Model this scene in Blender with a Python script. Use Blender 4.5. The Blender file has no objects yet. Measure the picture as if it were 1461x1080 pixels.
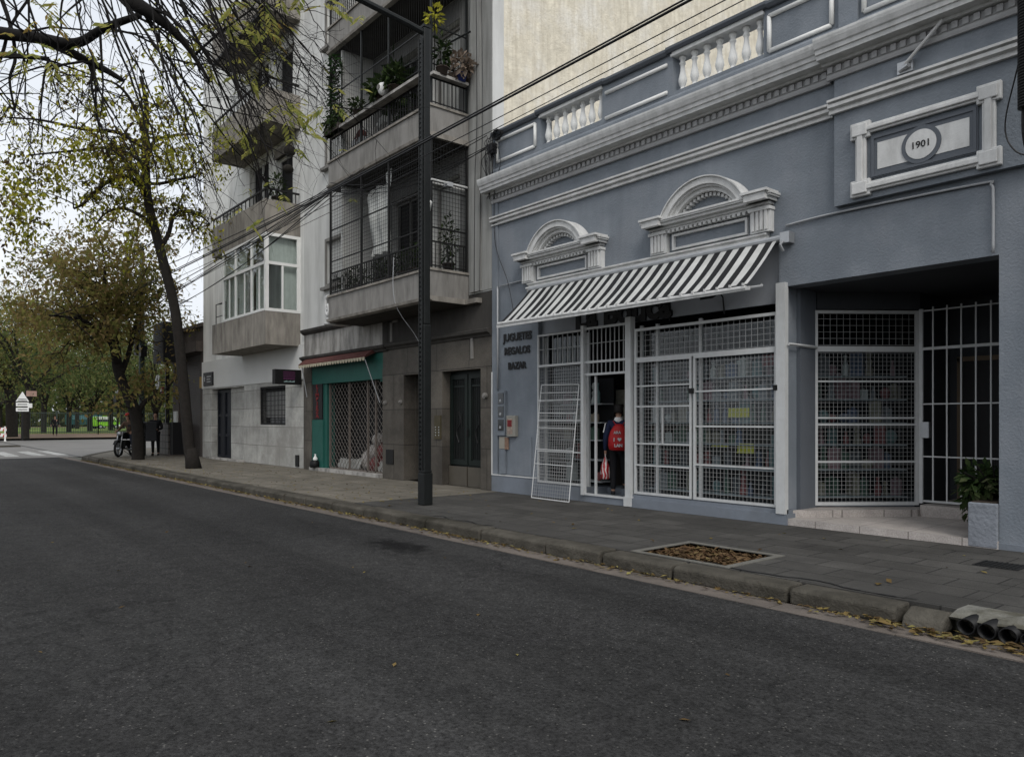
import bpy, bmesh, math, random
from mathutils import Vector, Matrix
R = math.radians
rnd = random.Random(11)
SC = bpy.context.scene
COL = SC.collection

# ------------------------------------------------------------------ helpers
class MB:
    """collects faces; build() links them as ONE mesh object"""
    def __init__(s): s.v = []; s.f = []
    def quad(s, a, b, c, d):
        n = len(s.v); s.v += [a, b, c, d]; s.f.append((n, n+1, n+2, n+3)); return s
    def box(s, x0, x1, y0, y1, z0, z1):
        n = len(s.v)
        s.v += [(x0,y0,z0),(x1,y0,z0),(x1,y1,z0),(x0,y1,z0),(x0,y0,z1),(x1,y0,z1),(x1,y1,z1),(x0,y1,z1)]
        s.f += [(n,n+3,n+2,n+1),(n+4,n+5,n+6,n+7),(n,n+1,n+5,n+4),(n+1,n+2,n+6,n+5),(n+2,n+3,n+7,n+6),(n+3,n,n+4,n+7)]
        return s
    def prism(s, pts, a, b, axis='z'):
        """polygon pts (2-d) extruded from a to b along axis; x: pts=(y,z), y: pts=(x,z), z: pts=(x,y)"""
        def P(p, t):
            return (t,p[0],p[1]) if axis == 'x' else (p[0],t,p[1]) if axis == 'y' else (p[0],p[1],t)
        n = len(s.v); k = len(pts)
        s.v += [P(p,a) for p in pts] + [P(p,b) for p in pts]
        s.f += [tuple(range(n+k-1, n-1, -1)), tuple(range(n+k, n+2*k))]
        s.f += [(n+i, n+(i+1)%k, n+k+(i+1)%k, n+k+i) for i in range(k)]
        return s
    def tube(s, pts, r, n=6, cap=True):
        pts = [Vector(p) for p in pts]; k = len(pts)
        rr = r if isinstance(r, (list, tuple)) else [r]*k
        base = len(s.v); up = None
        for i, p in enumerate(pts):
            t = (pts[min(i+1,k-1)] - pts[max(i-1,0)])
            if t.length < 1e-9: t = Vector((0,0,1))
            t.normalize()
            if up is None:
                up = t.orthogonal().normalized()
            up = (up - t*up.dot(t))
            if up.length < 1e-6: up = t.orthogonal()
            up.normalize(); w = t.cross(up)
            for j in range(n):
                a = 2*math.pi*(j+.5)/n
                s.v.append(tuple(p + (up*math.cos(a) + w*math.sin(a))*rr[i]))
        for i in range(k-1):
            for j in range(n):
                a = base+i*n+j; b = base+i*n+(j+1)%n
                s.f.append((a, b, b+n, a+n))
        if cap:
            s.f.append(tuple(base+j for j in range(n-1,-1,-1)))
            s.f.append(tuple(base+(k-1)*n+j for j in range(n)))
        return s
    def bar(s, a, b, w, h=None):
        """square bar from a to b"""
        return s.tube([a, b], (w if h is None else w)*.7071, 4)
    def lathe(s, prof, cx=0, cy=0, n=12, z0=0):
        base = len(s.v); k = len(prof)
        for (r, z) in prof:
            for j in range(n):
                a = 2*math.pi*j/n
                s.v.append((cx+r*math.cos(a), cy+r*math.sin(a), z0+z))
        for i in range(k-1):
            for j in range(n):
                a = base+i*n+j; b = base+i*n+(j+1)%n
                s.f.append((a, b, b+n, a+n))
        s.f.append(tuple(base+j for j in range(n-1,-1,-1)))
        s.f.append(tuple(base+(k-1)*n+j for j in range(n)))
        return s
    def ball(s, c, r, n=10, m=6, sz=1):
        return s.lathe([(max(1e-3, r*math.sin(math.pi*i/m)), -r*sz*math.cos(math.pi*i/m)) for i in range(m+1)], c[0], c[1], n, c[2])
    def disc(s, c, r, axis='y', n=24, d=.01):
        """thin round plate centred at c"""
        pts = [(r*math.cos(2*math.pi*i/n), r*math.sin(2*math.pi*i/n)) for i in range(n)]
        o = {'x':(1,2),'y':(0,2),'z':(0,1)}[axis]
        q = [(c[o[0]]+p[0], c[o[1]]+p[1]) for p in pts]
        k = {'x':0,'y':1,'z':2}[axis]
        return s.prism(q, c[k]-d/2, c[k]+d/2, axis)
    def leaf(s, p, d, w, L, nrm):
        """leaf: diamond with base p, direction d"""
        side = d.cross(nrm)
        if side.length < 1e-6: side = d.orthogonal()
        side.normalize()
        n = len(s.v); m = p + d*(L*.45)
        s.v += [tuple(p), tuple(m+side*w*.5+nrm*w*.12), tuple(p+d*L), tuple(m-side*w*.5+nrm*w*.12)]
        s.f.append((n,n+1,n+2,n+3))
    def build(s, name, mat, parent=None, smooth=False, world=False):
        """vertices are given in scene coordinates when parent is a thing at its own base (world=True), else local"""
        me = bpy.data.meshes.new(name)
        v = s.v
        if parent is not None and world:
            o = wloc(parent); v = [(p[0]-o[0], p[1]-o[1], p[2]-o[2]) for p in v]
        me.from_pydata(v, [], s.f); me.update()
        if smooth:
            for p in me.polygons: p.use_smooth = True
        me.materials.append(mat)
        ob = bpy.data.objects.new(name, me); COL.objects.link(ob)
        if parent is not None: ob.parent = parent
        return ob

def wloc(o):
    l = Vector((0,0,0))
    while o is not None: l += o.location; o = o.parent
    return l
def tag(o, label=None, cat=None, group=None, kind=None):
    if label: o['label'] = label
    if cat: o['category'] = cat
    if group: o['group'] = group
    if kind: o['kind'] = kind
    return o
def thing(name, loc, label, cat, group=None, rz=0):
    o = bpy.data.objects.new(name, None); COL.objects.link(o)
    o.empty_display_size = .2
    o.location = loc; o.rotation_euler = (0,0,rz)
    return tag(o, label, cat, group)
def solo(mb, name, mat, label, cat, group=None, smooth=False, kind=None):
    """a thing that is one mesh: origin at its base centre"""
    xs = [p[0] for p in mb.v]; ys = [p[1] for p in mb.v]; zs = [p[2] for p in mb.v]
    c = ((min(xs)+max(xs))/2, (min(ys)+max(ys))/2, min(zs))
    mb.v = [(p[0]-c[0], p[1]-c[1], p[2]-c[2]) for p in mb.v]
    o = mb.build(name, mat, None, smooth); o.location = c
    return tag(o, label, cat, group, kind)
def struct(mb, name, mat, smooth=False, kind='structure'):
    o = mb.build(name, mat, None, smooth); o['kind'] = kind
    return o
def dup(root, loc, rz=None, label=None, scale=None):
    r = root.copy(); COL.objects.link(r); r.location = loc
    if rz is not None: r.rotation_euler = (0,0,rz)
    if scale: r.scale = (scale,)*3
    if label: r['label'] = label
    for ch in list(root.children):
        c = ch.copy(); COL.objects.link(c); c.parent = r
        for g in list(ch.children):
            d = g.copy(); COL.objects.link(d); d.parent = c
    return r
def bevel(o, w=.01, seg=2):
    m = o.modifiers.new('bevel', 'BEVEL'); m.width = w; m.segments = seg; m.limit_method = 'ANGLE'; return o
def spline(pts, n=6):
    """Catmull-Rom through pts (each a tuple of any length)"""
    P = [pts[0]] + list(pts) + [pts[-1]]; out = []
    for i in range(1, len(P)-2):
        for k in range(n):
            t = k/n
            out.append(tuple(.5*((2*b) + (c-a)*t + (2*a-5*b+4*c-d)*t*t + (-a+3*b-3*c+d)*t**3)
                       for a,b,c,d in zip(P[i-1],P[i],P[i+1],P[i+2])))
    out.append(tuple(pts[-1])); return out
def text_mesh(name, txt, size, mat, parent=None, loc=(0,0,0), rot=(math.pi/2,0,0), depth=.01, bold=0, align='CENTER', sx=1):
    cu = bpy.data.curves.new(name, 'FONT'); cu.body = txt; cu.size = size; cu.align_x = align
    cu.extrude = depth; cu.offset = bold; cu.resolution_u = 3
    t = bpy.data.objects.new('tmp', cu); COL.objects.link(t)
    bpy.context.view_layer.update()
    me = bpy.data.meshes.new_from_object(t.evaluated_get(bpy.context.evaluated_depsgraph_get()))
    bpy.data.objects.remove(t); bpy.data.curves.remove(cu)
    M = Matrix.Translation(Vector(loc)) @ Matrix.Rotation(rot[2],4,'Z') @ Matrix.Rotation(rot[1],4,'Y') @ Matrix.Rotation(rot[0],4,'X') @ Matrix.Diagonal((sx,1,1,1))
    me.transform(M); me.materials.clear(); me.materials.append(mat); me.name = name
    o = bpy.data.objects.new(name, me); COL.objects.link(o)
    if parent is not None: o.parent = parent
    return o
def wall(mb, x0, x1, z0, z1, y0, y1, holes):
    """wall slab in the xz plane with rectangular holes (hx0,hx1,hz0,hz1)"""
    zs = sorted({z0, z1} | {min(max(h[k],z0),z1) for h in holes for k in (2,3)})
    for a, b in zip(zs, zs[1:]):
        if b-a < 1e-6: continue
        m = (a+b)/2
        cut = sorted((max(h[0],x0), min(h[1],x1)) for h in holes if h[2] < m < h[3])
        x = x0
        for c0, c1 in cut:
            if c0-x > 1e-6: mb.box(x, c0, y0, y1, a, b)
            x = max(x, c1)
        if x1-x > 1e-6: mb.box(x, x1, y0, y1, a, b)
    return mb
def grid(mb, x0, x1, z0, z1, y, nx, nz, r):
    """wire mesh in the xz plane"""
    for i in range(nx+1):
        x = x0+(x1-x0)*i/nx; mb.box(x-r, x+r, y-r, y+r, z0, z1)
    for i in range(nz+1):
        z = z0+(z1-z0)*i/nz; mb.box(x0, x1, y-2.4*r, y-1.02*r, z-r, z+r)
    return mb
def frame(mb, x0, x1, z0, z1, y0, y1, w):
    mb.box(x0, x1, y0, y1, z1-w, z1); mb.box(x0, x1, y0, y1, z0, z0+w)
    mb.box(x0, x0+w, y0, y1, z0+w, z1-w); mb.box(x1-w, x1, y0, y1, z0+w, z1-w)
    return mb

# ------------------------------------------------------------------ materials
def nodes(name):
    m = bpy.data.materials.new(name); m.use_nodes = True
    nt = m.node_tree; b = nt.nodes['Principled BSDF']
    return m, nt, b
def N(nt, t, **kw):
    n = nt.nodes.new(t)
    for k, v in kw.items():
        if k in n.inputs: n.inputs[k].default_value = v
        else: setattr(n, k, v)
    return n
def c4(c): return (c[0], c[1], c[2], 1)
def ramp(nt, src, stops):
    r = nt.nodes.new('ShaderNodeValToRGB'); e = r.color_ramp.elements
    while len(e) < len(stops): e.new(.5)
    for i, (p, c) in enumerate(stops):
        e[i].position = p; e[i].color = c4(c) if len(c) == 3 else c
    nt.links.new(src, r.inputs['Fac']); return r.outputs['Color']
def mixc(nt, fac, a, b, mode='MIX'):
    m = nt.nodes.new('ShaderNodeMix'); m.data_type = 'RGBA'; m.blend_type = mode
    for k, v in ((0, fac), (6, a), (7, b)):
        if hasattr(v, 'links'): nt.links.new(v, m.inputs[k])
        else: m.inputs[k].default_value = v if k == 0 else c4(v)
    return m.outputs[2]
def obco(nt, scale=(1,1,1)):
    tc = nt.nodes.new('ShaderNodeTexCoord'); mp = nt.nodes.new('ShaderNodeMapping')
    mp.inputs['Scale'].default_value = scale
    nt.links.new(tc.outputs['Object'], mp.inputs['Vector']); return mp.outputs['Vector']
def noise(nt, vec, scale, detail=4, rough=.6):
    n = N(nt, 'ShaderNodeTexNoise', Scale=scale, Detail=detail, Roughness=rough)
    nt.links.new(vec, n.inputs['Vector']); return n.outputs['Fac']
G3 = lambda v: (v,v,v)
def plain(name, col, rough=.7, var=.12, scale=4, bump=.0, bscale=60, metal=0, spec=.22, streak=None, samt=.5, sscale=5, sz=.25, spots=None, spamt=.4):
    """painted or rendered surface: uneven tone, optional vertical streaks of dirt and blotches, fine bump"""
    m, nt, b = nodes(name)
    v = obco(nt)
    n1 = noise(nt, v, scale, 6)
    c = mixc(nt, 1, col, ramp(nt, n1, [(.25, G3(1-var)), (.75, G3(1+var))]), 'MULTIPLY')
    if spots:
        f = ramp(nt, noise(nt, v, .9, 5, .65), [(.47, G3(0)), (.66, G3(spamt))])
        c = mixc(nt, f, c, spots)
    if streak:
        vs = obco(nt, (1,1,sz))
        f = ramp(nt, noise(nt, vs, sscale, 5, .65), [(.42, G3(0)), (.72, G3(samt))])
        c = mixc(nt, f, c, streak)
    nt.links.new(c, b.inputs['Base Color'])
    b.inputs['Roughness'].default_value = rough; b.inputs['Metallic'].default_value = metal
    b.inputs['Specular IOR Level'].default_value = spec
    if bump:
        bp = N(nt, 'ShaderNodeBump', Strength=bump, Distance=.02)
        nt.links.new(noise(nt, v, bscale, 4), bp.inputs['Height'])
        nt.links.new(bp.outputs['Normal'], b.inputs['Normal'])
    return m
def leafmat(name, cols, trans=.35, patch=True):
    m, nt, b = nodes(name)
    nt.nodes.remove(b)
    g = nt.nodes.new('ShaderNodeNewGeometry')
    k = len(cols)
    r = nt.nodes.new('ShaderNodeValToRGB'); r.color_ramp.interpolation = 'LINEAR'
    e = r.color_ramp.elements
    while len(e) < k: e.new(.5)
    for i, c in enumerate(cols): e[i].position = i/(k-1); e[i].color = c4(c)
    # neighbouring leaves turn together: hue follows a slow noise as well as chance
    nz = noise(nt, obco(nt), .75, 3, .6)
    m1 = nt.nodes.new('ShaderNodeMath'); m1.operation = 'MULTIPLY_ADD'; m1.inputs[1].default_value = 2.2 if patch else 0; m1.inputs[2].default_value = -.82 if patch else 0
    nt.links.new(nz, m1.inputs[0])
    m2 = nt.nodes.new('ShaderNodeMath'); m2.operation = 'MULTIPLY_ADD'; m2.use_clamp = True; m2.inputs[1].default_value = .55 if patch else 1
    nt.links.new(g.outputs['Random Per Island'], m2.inputs[0]); nt.links.new(m1.outputs[0], m2.inputs[2])
    nt.links.new(m2.outputs[0], r.inputs['Fac'])
    d = N(nt, 'ShaderNodeBsdfDiffuse'); t = N(nt, 'ShaderNodeBsdfTranslucent'); mx = N(nt, 'ShaderNodeMixShader', Fac=trans)
    for n in (d, t): nt.links.new(r.outputs['Color'], n.inputs['Color'])
    nt.links.new(d.outputs[0], mx.inputs[1]); nt.links.new(t.outputs[0], mx.inputs[2])
    nt.links.new(mx.outputs[0], nt.nodes['Material Output'].inputs['Surface'])
    return m
def glassmat(name, tint=(.8,.85,.85), refl=1.45, thru=1.0):
    """thin window pane: see-through with a Fresnel reflection"""
    m, nt, b = nodes(name); nt.nodes.remove(b)
    f = N(nt, 'ShaderNodeFresnel', IOR=refl)
    ge = nt.nodes.new('ShaderNodeNewGeometry'); mr = nt.nodes.new('ShaderNodeMapRange')
    mr.inputs['To Min'].default_value = refl; mr.inputs['To Max'].default_value = 1/refl
    nt.links.new(ge.outputs['Backfacing'], mr.inputs['Value']); nt.links.new(mr.outputs[0], f.inputs['IOR'])   # same reflection from both sides
    t = N(nt, 'ShaderNodeBsdfTransparent'); g = N(nt, 'ShaderNodeBsdfGlossy', Roughness=.02)
    t.inputs['Color'].default_value = c4(tint)
    mx = nt.nodes.new('ShaderNodeMixShader')
    nt.links.new(f.outputs[0], mx.inputs[0]); nt.links.new(t.outputs[0], mx.inputs[1]); nt.links.new(g.outputs[0], mx.inputs[2])
    nt.links.new(mx.outputs[0], nt.nodes['Material Output'].inputs['Surface'])
    return m

M = {}
M['blue'] = plain('blue_grey_paint', (.178,.20,.226), .8, .17, .9, .45, 34, spots=(.225,.24,.262), spamt=.7, streak=(.125,.137,.155), samt=.32, sscale=3.2, sz=.12)
M['bluedark'] = plain('dark_grey_blue_paint', (.105,.116,.133), .7, .08, 1.5, .25, 45)
M['recess'] = plain('recess_shade_paint', (.05,.054,.06), .7, .1, 1.5, .2, 45)  # darker copy of the grey-blue paint; shade of the deep recess is in the colour
M['trim'] = plain('off_white_trim_paint', (.60,.60,.59), .7, .10, 5, .2, 50, streak=(.34,.34,.33), samt=.55, sscale=7, spots=(.50,.50,.49), spamt=.5)
M['frame'] = plain('white_enamel_steel', (.50,.51,.51), .45, .07, 9, .05, 80, streak=(.42,.41,.39), samt=.3, sscale=14)
M['wire'] = plain('white_wire', (.29,.295,.295), .5, .05, 9)
M['plinth'] = plain('grey_blue_plinth_paint', (.17,.19,.22), .7, .12, 2, .25, 40, spots=(.12,.13,.14), spamt=.6)
M['cream'] = plain('cream_render', (.70,.645,.525), .9, .20, 3.5, .9, 12, streak=(.47,.415,.32), samt=.6, sscale=9, sz=.12, spots=(.78,.75,.68), spamt=.9)
M['aptwall'] = plain('light_grey_render', (.62,.62,.60), .85, .07, .8, .2, 50, streak=(.28,.275,.26), samt=.5, sscale=2.4, sz=.16)
M['aptdirty'] = plain('stained_grey_render', (.40,.385,.36), .9, .2, 1.6, .3, 40, streak=(.06,.055,.05), samt=.92, sscale=3.2, sz=.25)
M['granite'] = plain('brown_granite_cladding', (.105,.092,.078), .6, .22, 5, .15, 140, spots=(.06,.053,.046), spamt=.6)
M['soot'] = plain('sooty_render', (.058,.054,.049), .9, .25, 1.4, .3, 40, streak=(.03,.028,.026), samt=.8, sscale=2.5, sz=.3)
M['aptgrey'] = plain('dirty_grey_pilaster', (.30,.30,.285), .9, .1, 1.5, .3, 40, streak=(.12,.118,.11), samt=.7, sscale=5, sz=.08)
M['loggia'] = plain('grimy_shaded_loggia_wall', (.13,.13,.125), .9, .15, 1.5, .2, 40)  # dark tone holds both grime and the shade under the slab above
M['balcony'] = plain('balcony_concrete', (.24,.23,.215), .9, .12, 2, .25, 50, streak=(.11,.105,.095), samt=.75, sscale=5, sz=.22)
M['balcony2'] = plain('weathered_balcony_render', (.27,.25,.22), .9, .15, 2, .3, 40, streak=(.10,.09,.08), samt=.85, sscale=4, sz=.2)
M['whitewall'] = plain('white_render', (.74,.74,.715), .85, .06, 1, .2, 50, streak=(.33,.325,.31), samt=.5, sscale=2.2, sz=.15)
M['iron'] = plain('black_iron', (.012,.012,.012), .6, .1, 8)
M['postmetal'] = plain('dark_green_black_post_paint', (.011,.0125,.0125), .5, .2, 8, .06, 60, spec=.2)
M['black'] = plain('black_paint', (.012,.012,.013), .5, .1, 6)
M['blackplastic'] = plain('black_plastic', (.007,.007,.0075), .5, .1, 6)
M['dark'] = plain('dark_interior', (.016,.016,.017), .9, .2, 2)
M['darkdoor'] = plain('dark_green_door_paint', (.008,.013,.011), .5, .15, 5)
M['doorblue'] = plain('blue_black_door_paint', (.010,.012,.017), .5, .15, 5)
M['teal'] = plain('teal_shopfront_paint', (.018,.092,.074), .55, .12, 3, .1, 40, streak=(.012,.07,.058), samt=.5)
M['maroon'] = plain('maroon_canvas', (.10,.040,.035), .9, .2, 5, .2, 60)
M['cloth'] = plain('grey_white_tarpaulin', (.48,.49,.47), .8, .12, 3, .2, 20)
M['shutter'] = plain('white_roller_shutter', (.55,.55,.53), .6, .05, 3)
M['white'] = plain('white_paint', (.72,.72,.70), .5, .05, 6)
M['red'] = plain('red_paint', (.42,.025,.022), .5, .1, 6)
M['darkred'] = plain('dull_red_paint', (.17,.02,.022), .6, .1, 6)
M['yellow'] = plain('yellow_card', (.55,.50,.04), .6, .06, 6)
M['steel'] = plain('galvanised_steel', (.42,.43,.44), .4, .1, 8, metal=.7)
M['zinc'] = plain('grey_conduit', (.35,.36,.37), .5, .1, 8)
M['brown'] = plain('dark_brown_render', (.075,.062,.055), .85, .2, 2, .3, 30, streak=(.035,.03,.027), samt=.6)
M['rollup'] = plain('dark_brown_steel_shutter', (.055,.047,.043), .55, .15, 4, streak=(.025,.022,.02), samt=.5)
M['louvre'] = plain('charcoal_louvre', (.035,.034,.034), .6, .1, 4)
M['bark'] = plain('dark_bark', (.017,.0145,.0125), .95, .35, 9, 1.0, 26)
M['barkfar'] = plain('far_bark', (.020,.018,.015), .95, .3, 5, .5, 16)
M['twig'] = plain('twig_bark', (.0085,.0075,.007), .95, .2, 9)
M['greenpole'] = plain('green_pole_paint', (.045,.062,.054), .5, .15, 5)
M['cable'] = plain('cable_sheath', (.012,.012,.013), .5, .1, 5)
M['stone'] = plain('granite_kerb_stone', (.072,.066,.055), .95, .4, 3.5, 1.0, 26, spots=(.028,.026,.020), spamt=.9, spec=.1)
M['gutter'] = plain('pinkish_concrete_gutter', (.135,.115,.10), .9, .2, 3, .4, 70, spots=(.08,.072,.066), spamt=.7)
M['tilefloor'] = None
M['glass'] = glassmat('shop_glass', (.82,.86,.87))
M['winglass'] = glassmat('window_glass', (.88,.91,.90), 1.5)
M['ivy'] = leafmat('ivy_leaf', [(.012,.028,.012),(.025,.05,.018),(.04,.075,.03),(.06,.09,.05)], .2)
M['plant'] = leafmat('pot_plant_leaf', [(.012,.022,.010),(.022,.038,.015),(.04,.06,.022),(.07,.075,.04)], .25)
M['yplant'] = leafmat('yellow_leaf', [(.30,.30,.03),(.45,.42,.06),(.22,.26,.04)], .4)
M['dry'] = leafmat('dry_stem', [(.16,.12,.09),(.24,.19,.15),(.10,.08,.07)], .2)
M['leafA'] = leafmat('autumn_leaf_yellow_green', [(.06,.07,.02),(.16,.18,.03),(.38,.38,.05),(.24,.25,.04),(.50,.47,.06),(.13,.085,.04),(.09,.10,.025),(.05,.035,.025)], .55)
M['leafB'] = leafmat('autumn_leaf_olive_brown', [(.085,.095,.035),(.14,.15,.045),(.22,.21,.065),(.27,.20,.085),(.16,.115,.055),(.24,.25,.07)], .5)
M['leafC'] = leafmat('park_leaf_green_brown', [(.05,.085,.038),(.08,.125,.048),(.12,.165,.058),(.18,.19,.07),(.13,.12,.058),(.06,.10,.042)], .5)
M['leafY'] = leafmat('near_leaf_yellow_green', [(.28,.30,.08),(.36,.37,.10),(.44,.41,.12),(.22,.26,.07),(.33,.23,.07)], .55)
M['litter'] = leafmat('fallen_leaf', [(.06,.04,.022),(.11,.075,.035),(.17,.12,.05),(.20,.16,.055),(.07,.045,.026),(.25,.22,.08)], .1, False)
M['mulch'] = leafmat('brown_leaf_mulch', [(.035,.024,.016),(.07,.043,.025),(.11,.065,.035),(.15,.10,.055),(.05,.032,.02),(.20,.15,.07)], .1, False)
M['skin'] = plain('skin', (.40,.24,.17), .6, .05, 8)
M['navy'] = plain('navy_tracksuit', (.012,.018,.048), .8, .15, 12)
M['blackcloth'] = plain('black_cloth', (.011,.011,.013), .85, .2, 12)
M['browncloth'] = plain('brown_jacket_cloth', (.10,.065,.045), .85, .2, 12)
M['jeans'] = plain('dark_jeans', (.02,.025,.04), .85, .2, 14)
M['hair'] = plain('dark_hair', (.010,.008,.007), .6, .2, 30)
M['redcloth'] = plain('red_nylon', (.30,.010,.012), .5, .12, 8, .1, 20)
M['shoe'] = plain('dark_shoe', (.02,.02,.022), .6, .1, 10)
M['lime'] = plain('lime_green_car_paint', (.22,.52,.03), .3, .04, 3)
M['tealpaint'] = plain('teal_blue_vehicle_paint', (.03,.13,.14), .35, .08, 3)
M['tyre'] = plain('black_rubber', (.012,.012,.012), .8, .1, 10)
M['carglass'] = plain('dark_vehicle_glass', (.02,.024,.026), .1, .02, 3, spec=.6)
M['park'] = None

def tiles_mat(name, col, joint, w, h, var=.15, rough=.85, jw=.02, bump=.4, spots=None, axis='xy', off=0.5):
    m, nt, b = nodes(name)
    v0 = obco(nt)
    if axis == 'xz':
        sp = nt.nodes.new('ShaderNodeSeparateXYZ'); cb = nt.nodes.new('ShaderNodeCombineXYZ')
        nt.links.new(v0, sp.inputs[0]); nt.links.new(sp.outputs['X'], cb.inputs['X']); nt.links.new(sp.outputs['Z'], cb.inputs['Y'])
        v = cb.outputs[0]
    else: v = v0
    bt = N(nt, 'ShaderNodeTexBrick', Scale=1.0)
    bt.offset = off
    bt.inputs['Brick Width'].default_value = w; bt.inputs['Row Height'].default_value = h
    bt.inputs['Mortar Size'].default_value = jw; bt.inputs['Mortar Smooth'].default_value = .3
    bt.inputs['Color1'].default_value = c4([c*(1-var) for c in col]); bt.inputs['Color2'].default_value = c4([c*(1+var) for c in col])
    bt.inputs['Mortar'].default_value = c4(joint)
    nt.links.new(v, bt.inputs['Vector'])
    c = mixc(nt, 1, bt.outputs['Color'], ramp(nt, noise(nt, v0, 1.4, 7, .7), [(.3, G3(.68)), (.7, G3(1.28))]), 'MULTIPLY')
    c = mixc(nt, 1, c, ramp(nt, noise(nt, v0, 60, 3), [(.3, G3(.8)), (.7, G3(1.2))]), 'MULTIPLY')
    if spots:
        c = mixc(nt, ramp(nt, noise(nt, v0, .55, 6, .7), [(.5, G3(0)), (.62, G3(.7))]), c, spots)
    nt.links.new(c, b.inputs['Base Color']); b.inputs['Roughness'].default_value = rough; b.inputs['Specular IOR Level'].default_value = .15
    bp = N(nt, 'ShaderNodeBump', Strength=bump, Distance=.01)
    mh = nt.nodes.new('ShaderNodeMath'); mh.operation = 'MULTIPLY_ADD'; mh.inputs[1].default_value = -1.0
    nt.links.new(bt.outputs['Fac'], mh.inputs[0]); nt.links.new(noise(nt, v0, 90, 3), mh.inputs[2])
    nt.links.new(mh.outputs[0], bp.inputs['Height']); nt.links.new(bp.outputs['Normal'], b.inputs['Normal'])
    return m
M['paveA'] = tiles_mat('beige_pavement_tiles', (.15,.136,.112), (.075,.068,.058), .4, .4, .10, jw=.012, spots=(.13,.12,.10), off=0)
M['paveB'] = tiles_mat('grey_pavement_slabs', (.064,.0615,.057), (.026,.025,.024), .6, .4, .16, jw=.010, spots=(.05,.048,.045), off=0.5)
M['tilefloor'] = tiles_mat('pale_entrance_tiles', (.40,.365,.34), (.20,.18,.165), .6, .6, .04, .45, jw=.008, off=0)
M['granite'] = tiles_mat('brown_granite_cladding', (.094,.084,.071), (.030,.027,.024), 1.25, .86, .16, .55, jw=.010, bump=.25, axis='xz', spots=(.043,.038,.033))
M['stonetile'] = tiles_mat('grey_stone_cladding', (.40,.395,.37), (.20,.195,.18), 1.9, .62, .10, .7, jw=.012, bump=.25, axis='xz', spots=(.25,.24,.22))
M['darktile'] = tiles_mat('dark_ceramic_cladding', (.105,.098,.09), (.04,.038,.036), .42, .28, .08, .5, jw=.03, axis='xz', off=0)

def asphalt():
    m, nt, b = nodes('worn_asphalt')
    v = obco(nt)
    c = mixc(nt, 1, (.029,.0286,.0282), ramp(nt, noise(nt, v, .35, 6, .65), [(.3, G3(.80)), (.7, G3(1.22))]), 'MULTIPLY')
    c = mixc(nt, 1, c, ramp(nt, noise(nt, v, 30, 5, .9), [(.34, G3(.25)), (.66, G3(1.85))]), 'MULTIPLY')
    # pale aggregate
    vo = N(nt, 'ShaderNodeTexVoronoi', Scale=21.0, Randomness=1.0); nt.links.new(v, vo.inputs['Vector'])
    c = mixc(nt, ramp(nt, vo.outputs['Distance'], [(.05, G3(.85)), (.17, G3(0))]), c, (.135,.13,.12))
    c = mixc(nt, 1, c, ramp(nt, noise(nt, v, 7, 4, .7), [(.32, G3(.74)), (.68, G3(1.26))]), 'MULTIPLY')
    # dust
    c = mixc(nt, ramp(nt, noise(nt, v, 1.1, 8, .75), [(.55, G3(0)), (.75, G3(.3))]), c, (.065,.062,.058))
    # tyre-polished lanes along the street and a mended trench
    ln_ = noise(nt, obco(nt, (.03,.85,1)), 1.0, 3, .5)
    c = mixc(nt, 1, c, ramp(nt, ln_, [(.35, G3(.78)), (.65, G3(1.22))]), 'MULTIPLY')
    # cracks
    wv = nt.nodes.new('ShaderNodeVectorMath'); wv.operation = 'ADD'
    ns = N(nt, 'ShaderNodeTexNoise', Scale=1.6, Detail=5.0); nt.links.new(v, ns.inputs['Vector'])
    nt.links.new(v, wv.inputs[0]); nt.links.new(ns.outputs['Color'], wv.inputs[1])
    cr = N(nt, 'ShaderNodeTexVoronoi', Scale=.42, feature='DISTANCE_TO_EDGE'); nt.links.new(wv.outputs[0], cr.inputs['Vector'])
    cf = ramp(nt, cr.outputs['Distance'], [(.0, G3(.45)), (.010, G3(0))])
    c = mixc(nt, mixc(nt, 1, cf, ramp(nt, noise(nt, v, .3, 2), [(.42, G3(0)), (.52, G3(1))]), 'MULTIPLY'), c, (.007,.007,.007))
    # the dark splash of oil near the kerb
    mp = nt.nodes.new('ShaderNodeMapping'); mp.vector_type = 'TEXTURE'
    mp.inputs['Location'].default_value = (-8.35,5.02,0); mp.inputs['Scale'].default_value = (1.15,.55,1)
    n2 = N(nt, 'ShaderNodeTexNoise', Scale=3.4, Detail=9.0, Roughness=.8); nt.links.new(v, n2.inputs['Vector'])
    nt.links.new(v, mp.inputs['Vector'])
    ln = nt.nodes.new('ShaderNodeVectorMath'); ln.operation = 'LENGTH'; nt.links.new(mp.outputs[0], ln.inputs[0])
    ad = nt.nodes.new('ShaderNodeMath'); ad.operation = 'MULTIPLY_ADD'; ad.inputs[1].default_value = 2.2
    nt.links.new(n2.outputs['Fac'], ad.inputs[0]); nt.links.new(ln.outputs['Value'], ad.inputs[2])
    c = mixc(nt, ramp(nt, ad.outputs[0], [(.0, G3(.8)), (.9, G3(.75))]), c, c) if False else mixc(nt, rng(nt, ad.outputs[0], 1.35, 1.75, .88, 0), c, (.006,.006,.0062))
    nt.links.new(c, b.inputs['Base Color']); b.inputs['Roughness'].default_value = .9; b.inputs['Specular IOR Level'].default_value = .10
    bp = N(nt, 'ShaderNodeBump', Strength=.5, Distance=.008); nt.links.new(noise(nt, v, 75, 3, .7), bp.inputs['Height'])
    nt.links.new(bp.outputs['Normal'], b.inputs['Normal'])
    return m
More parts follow.
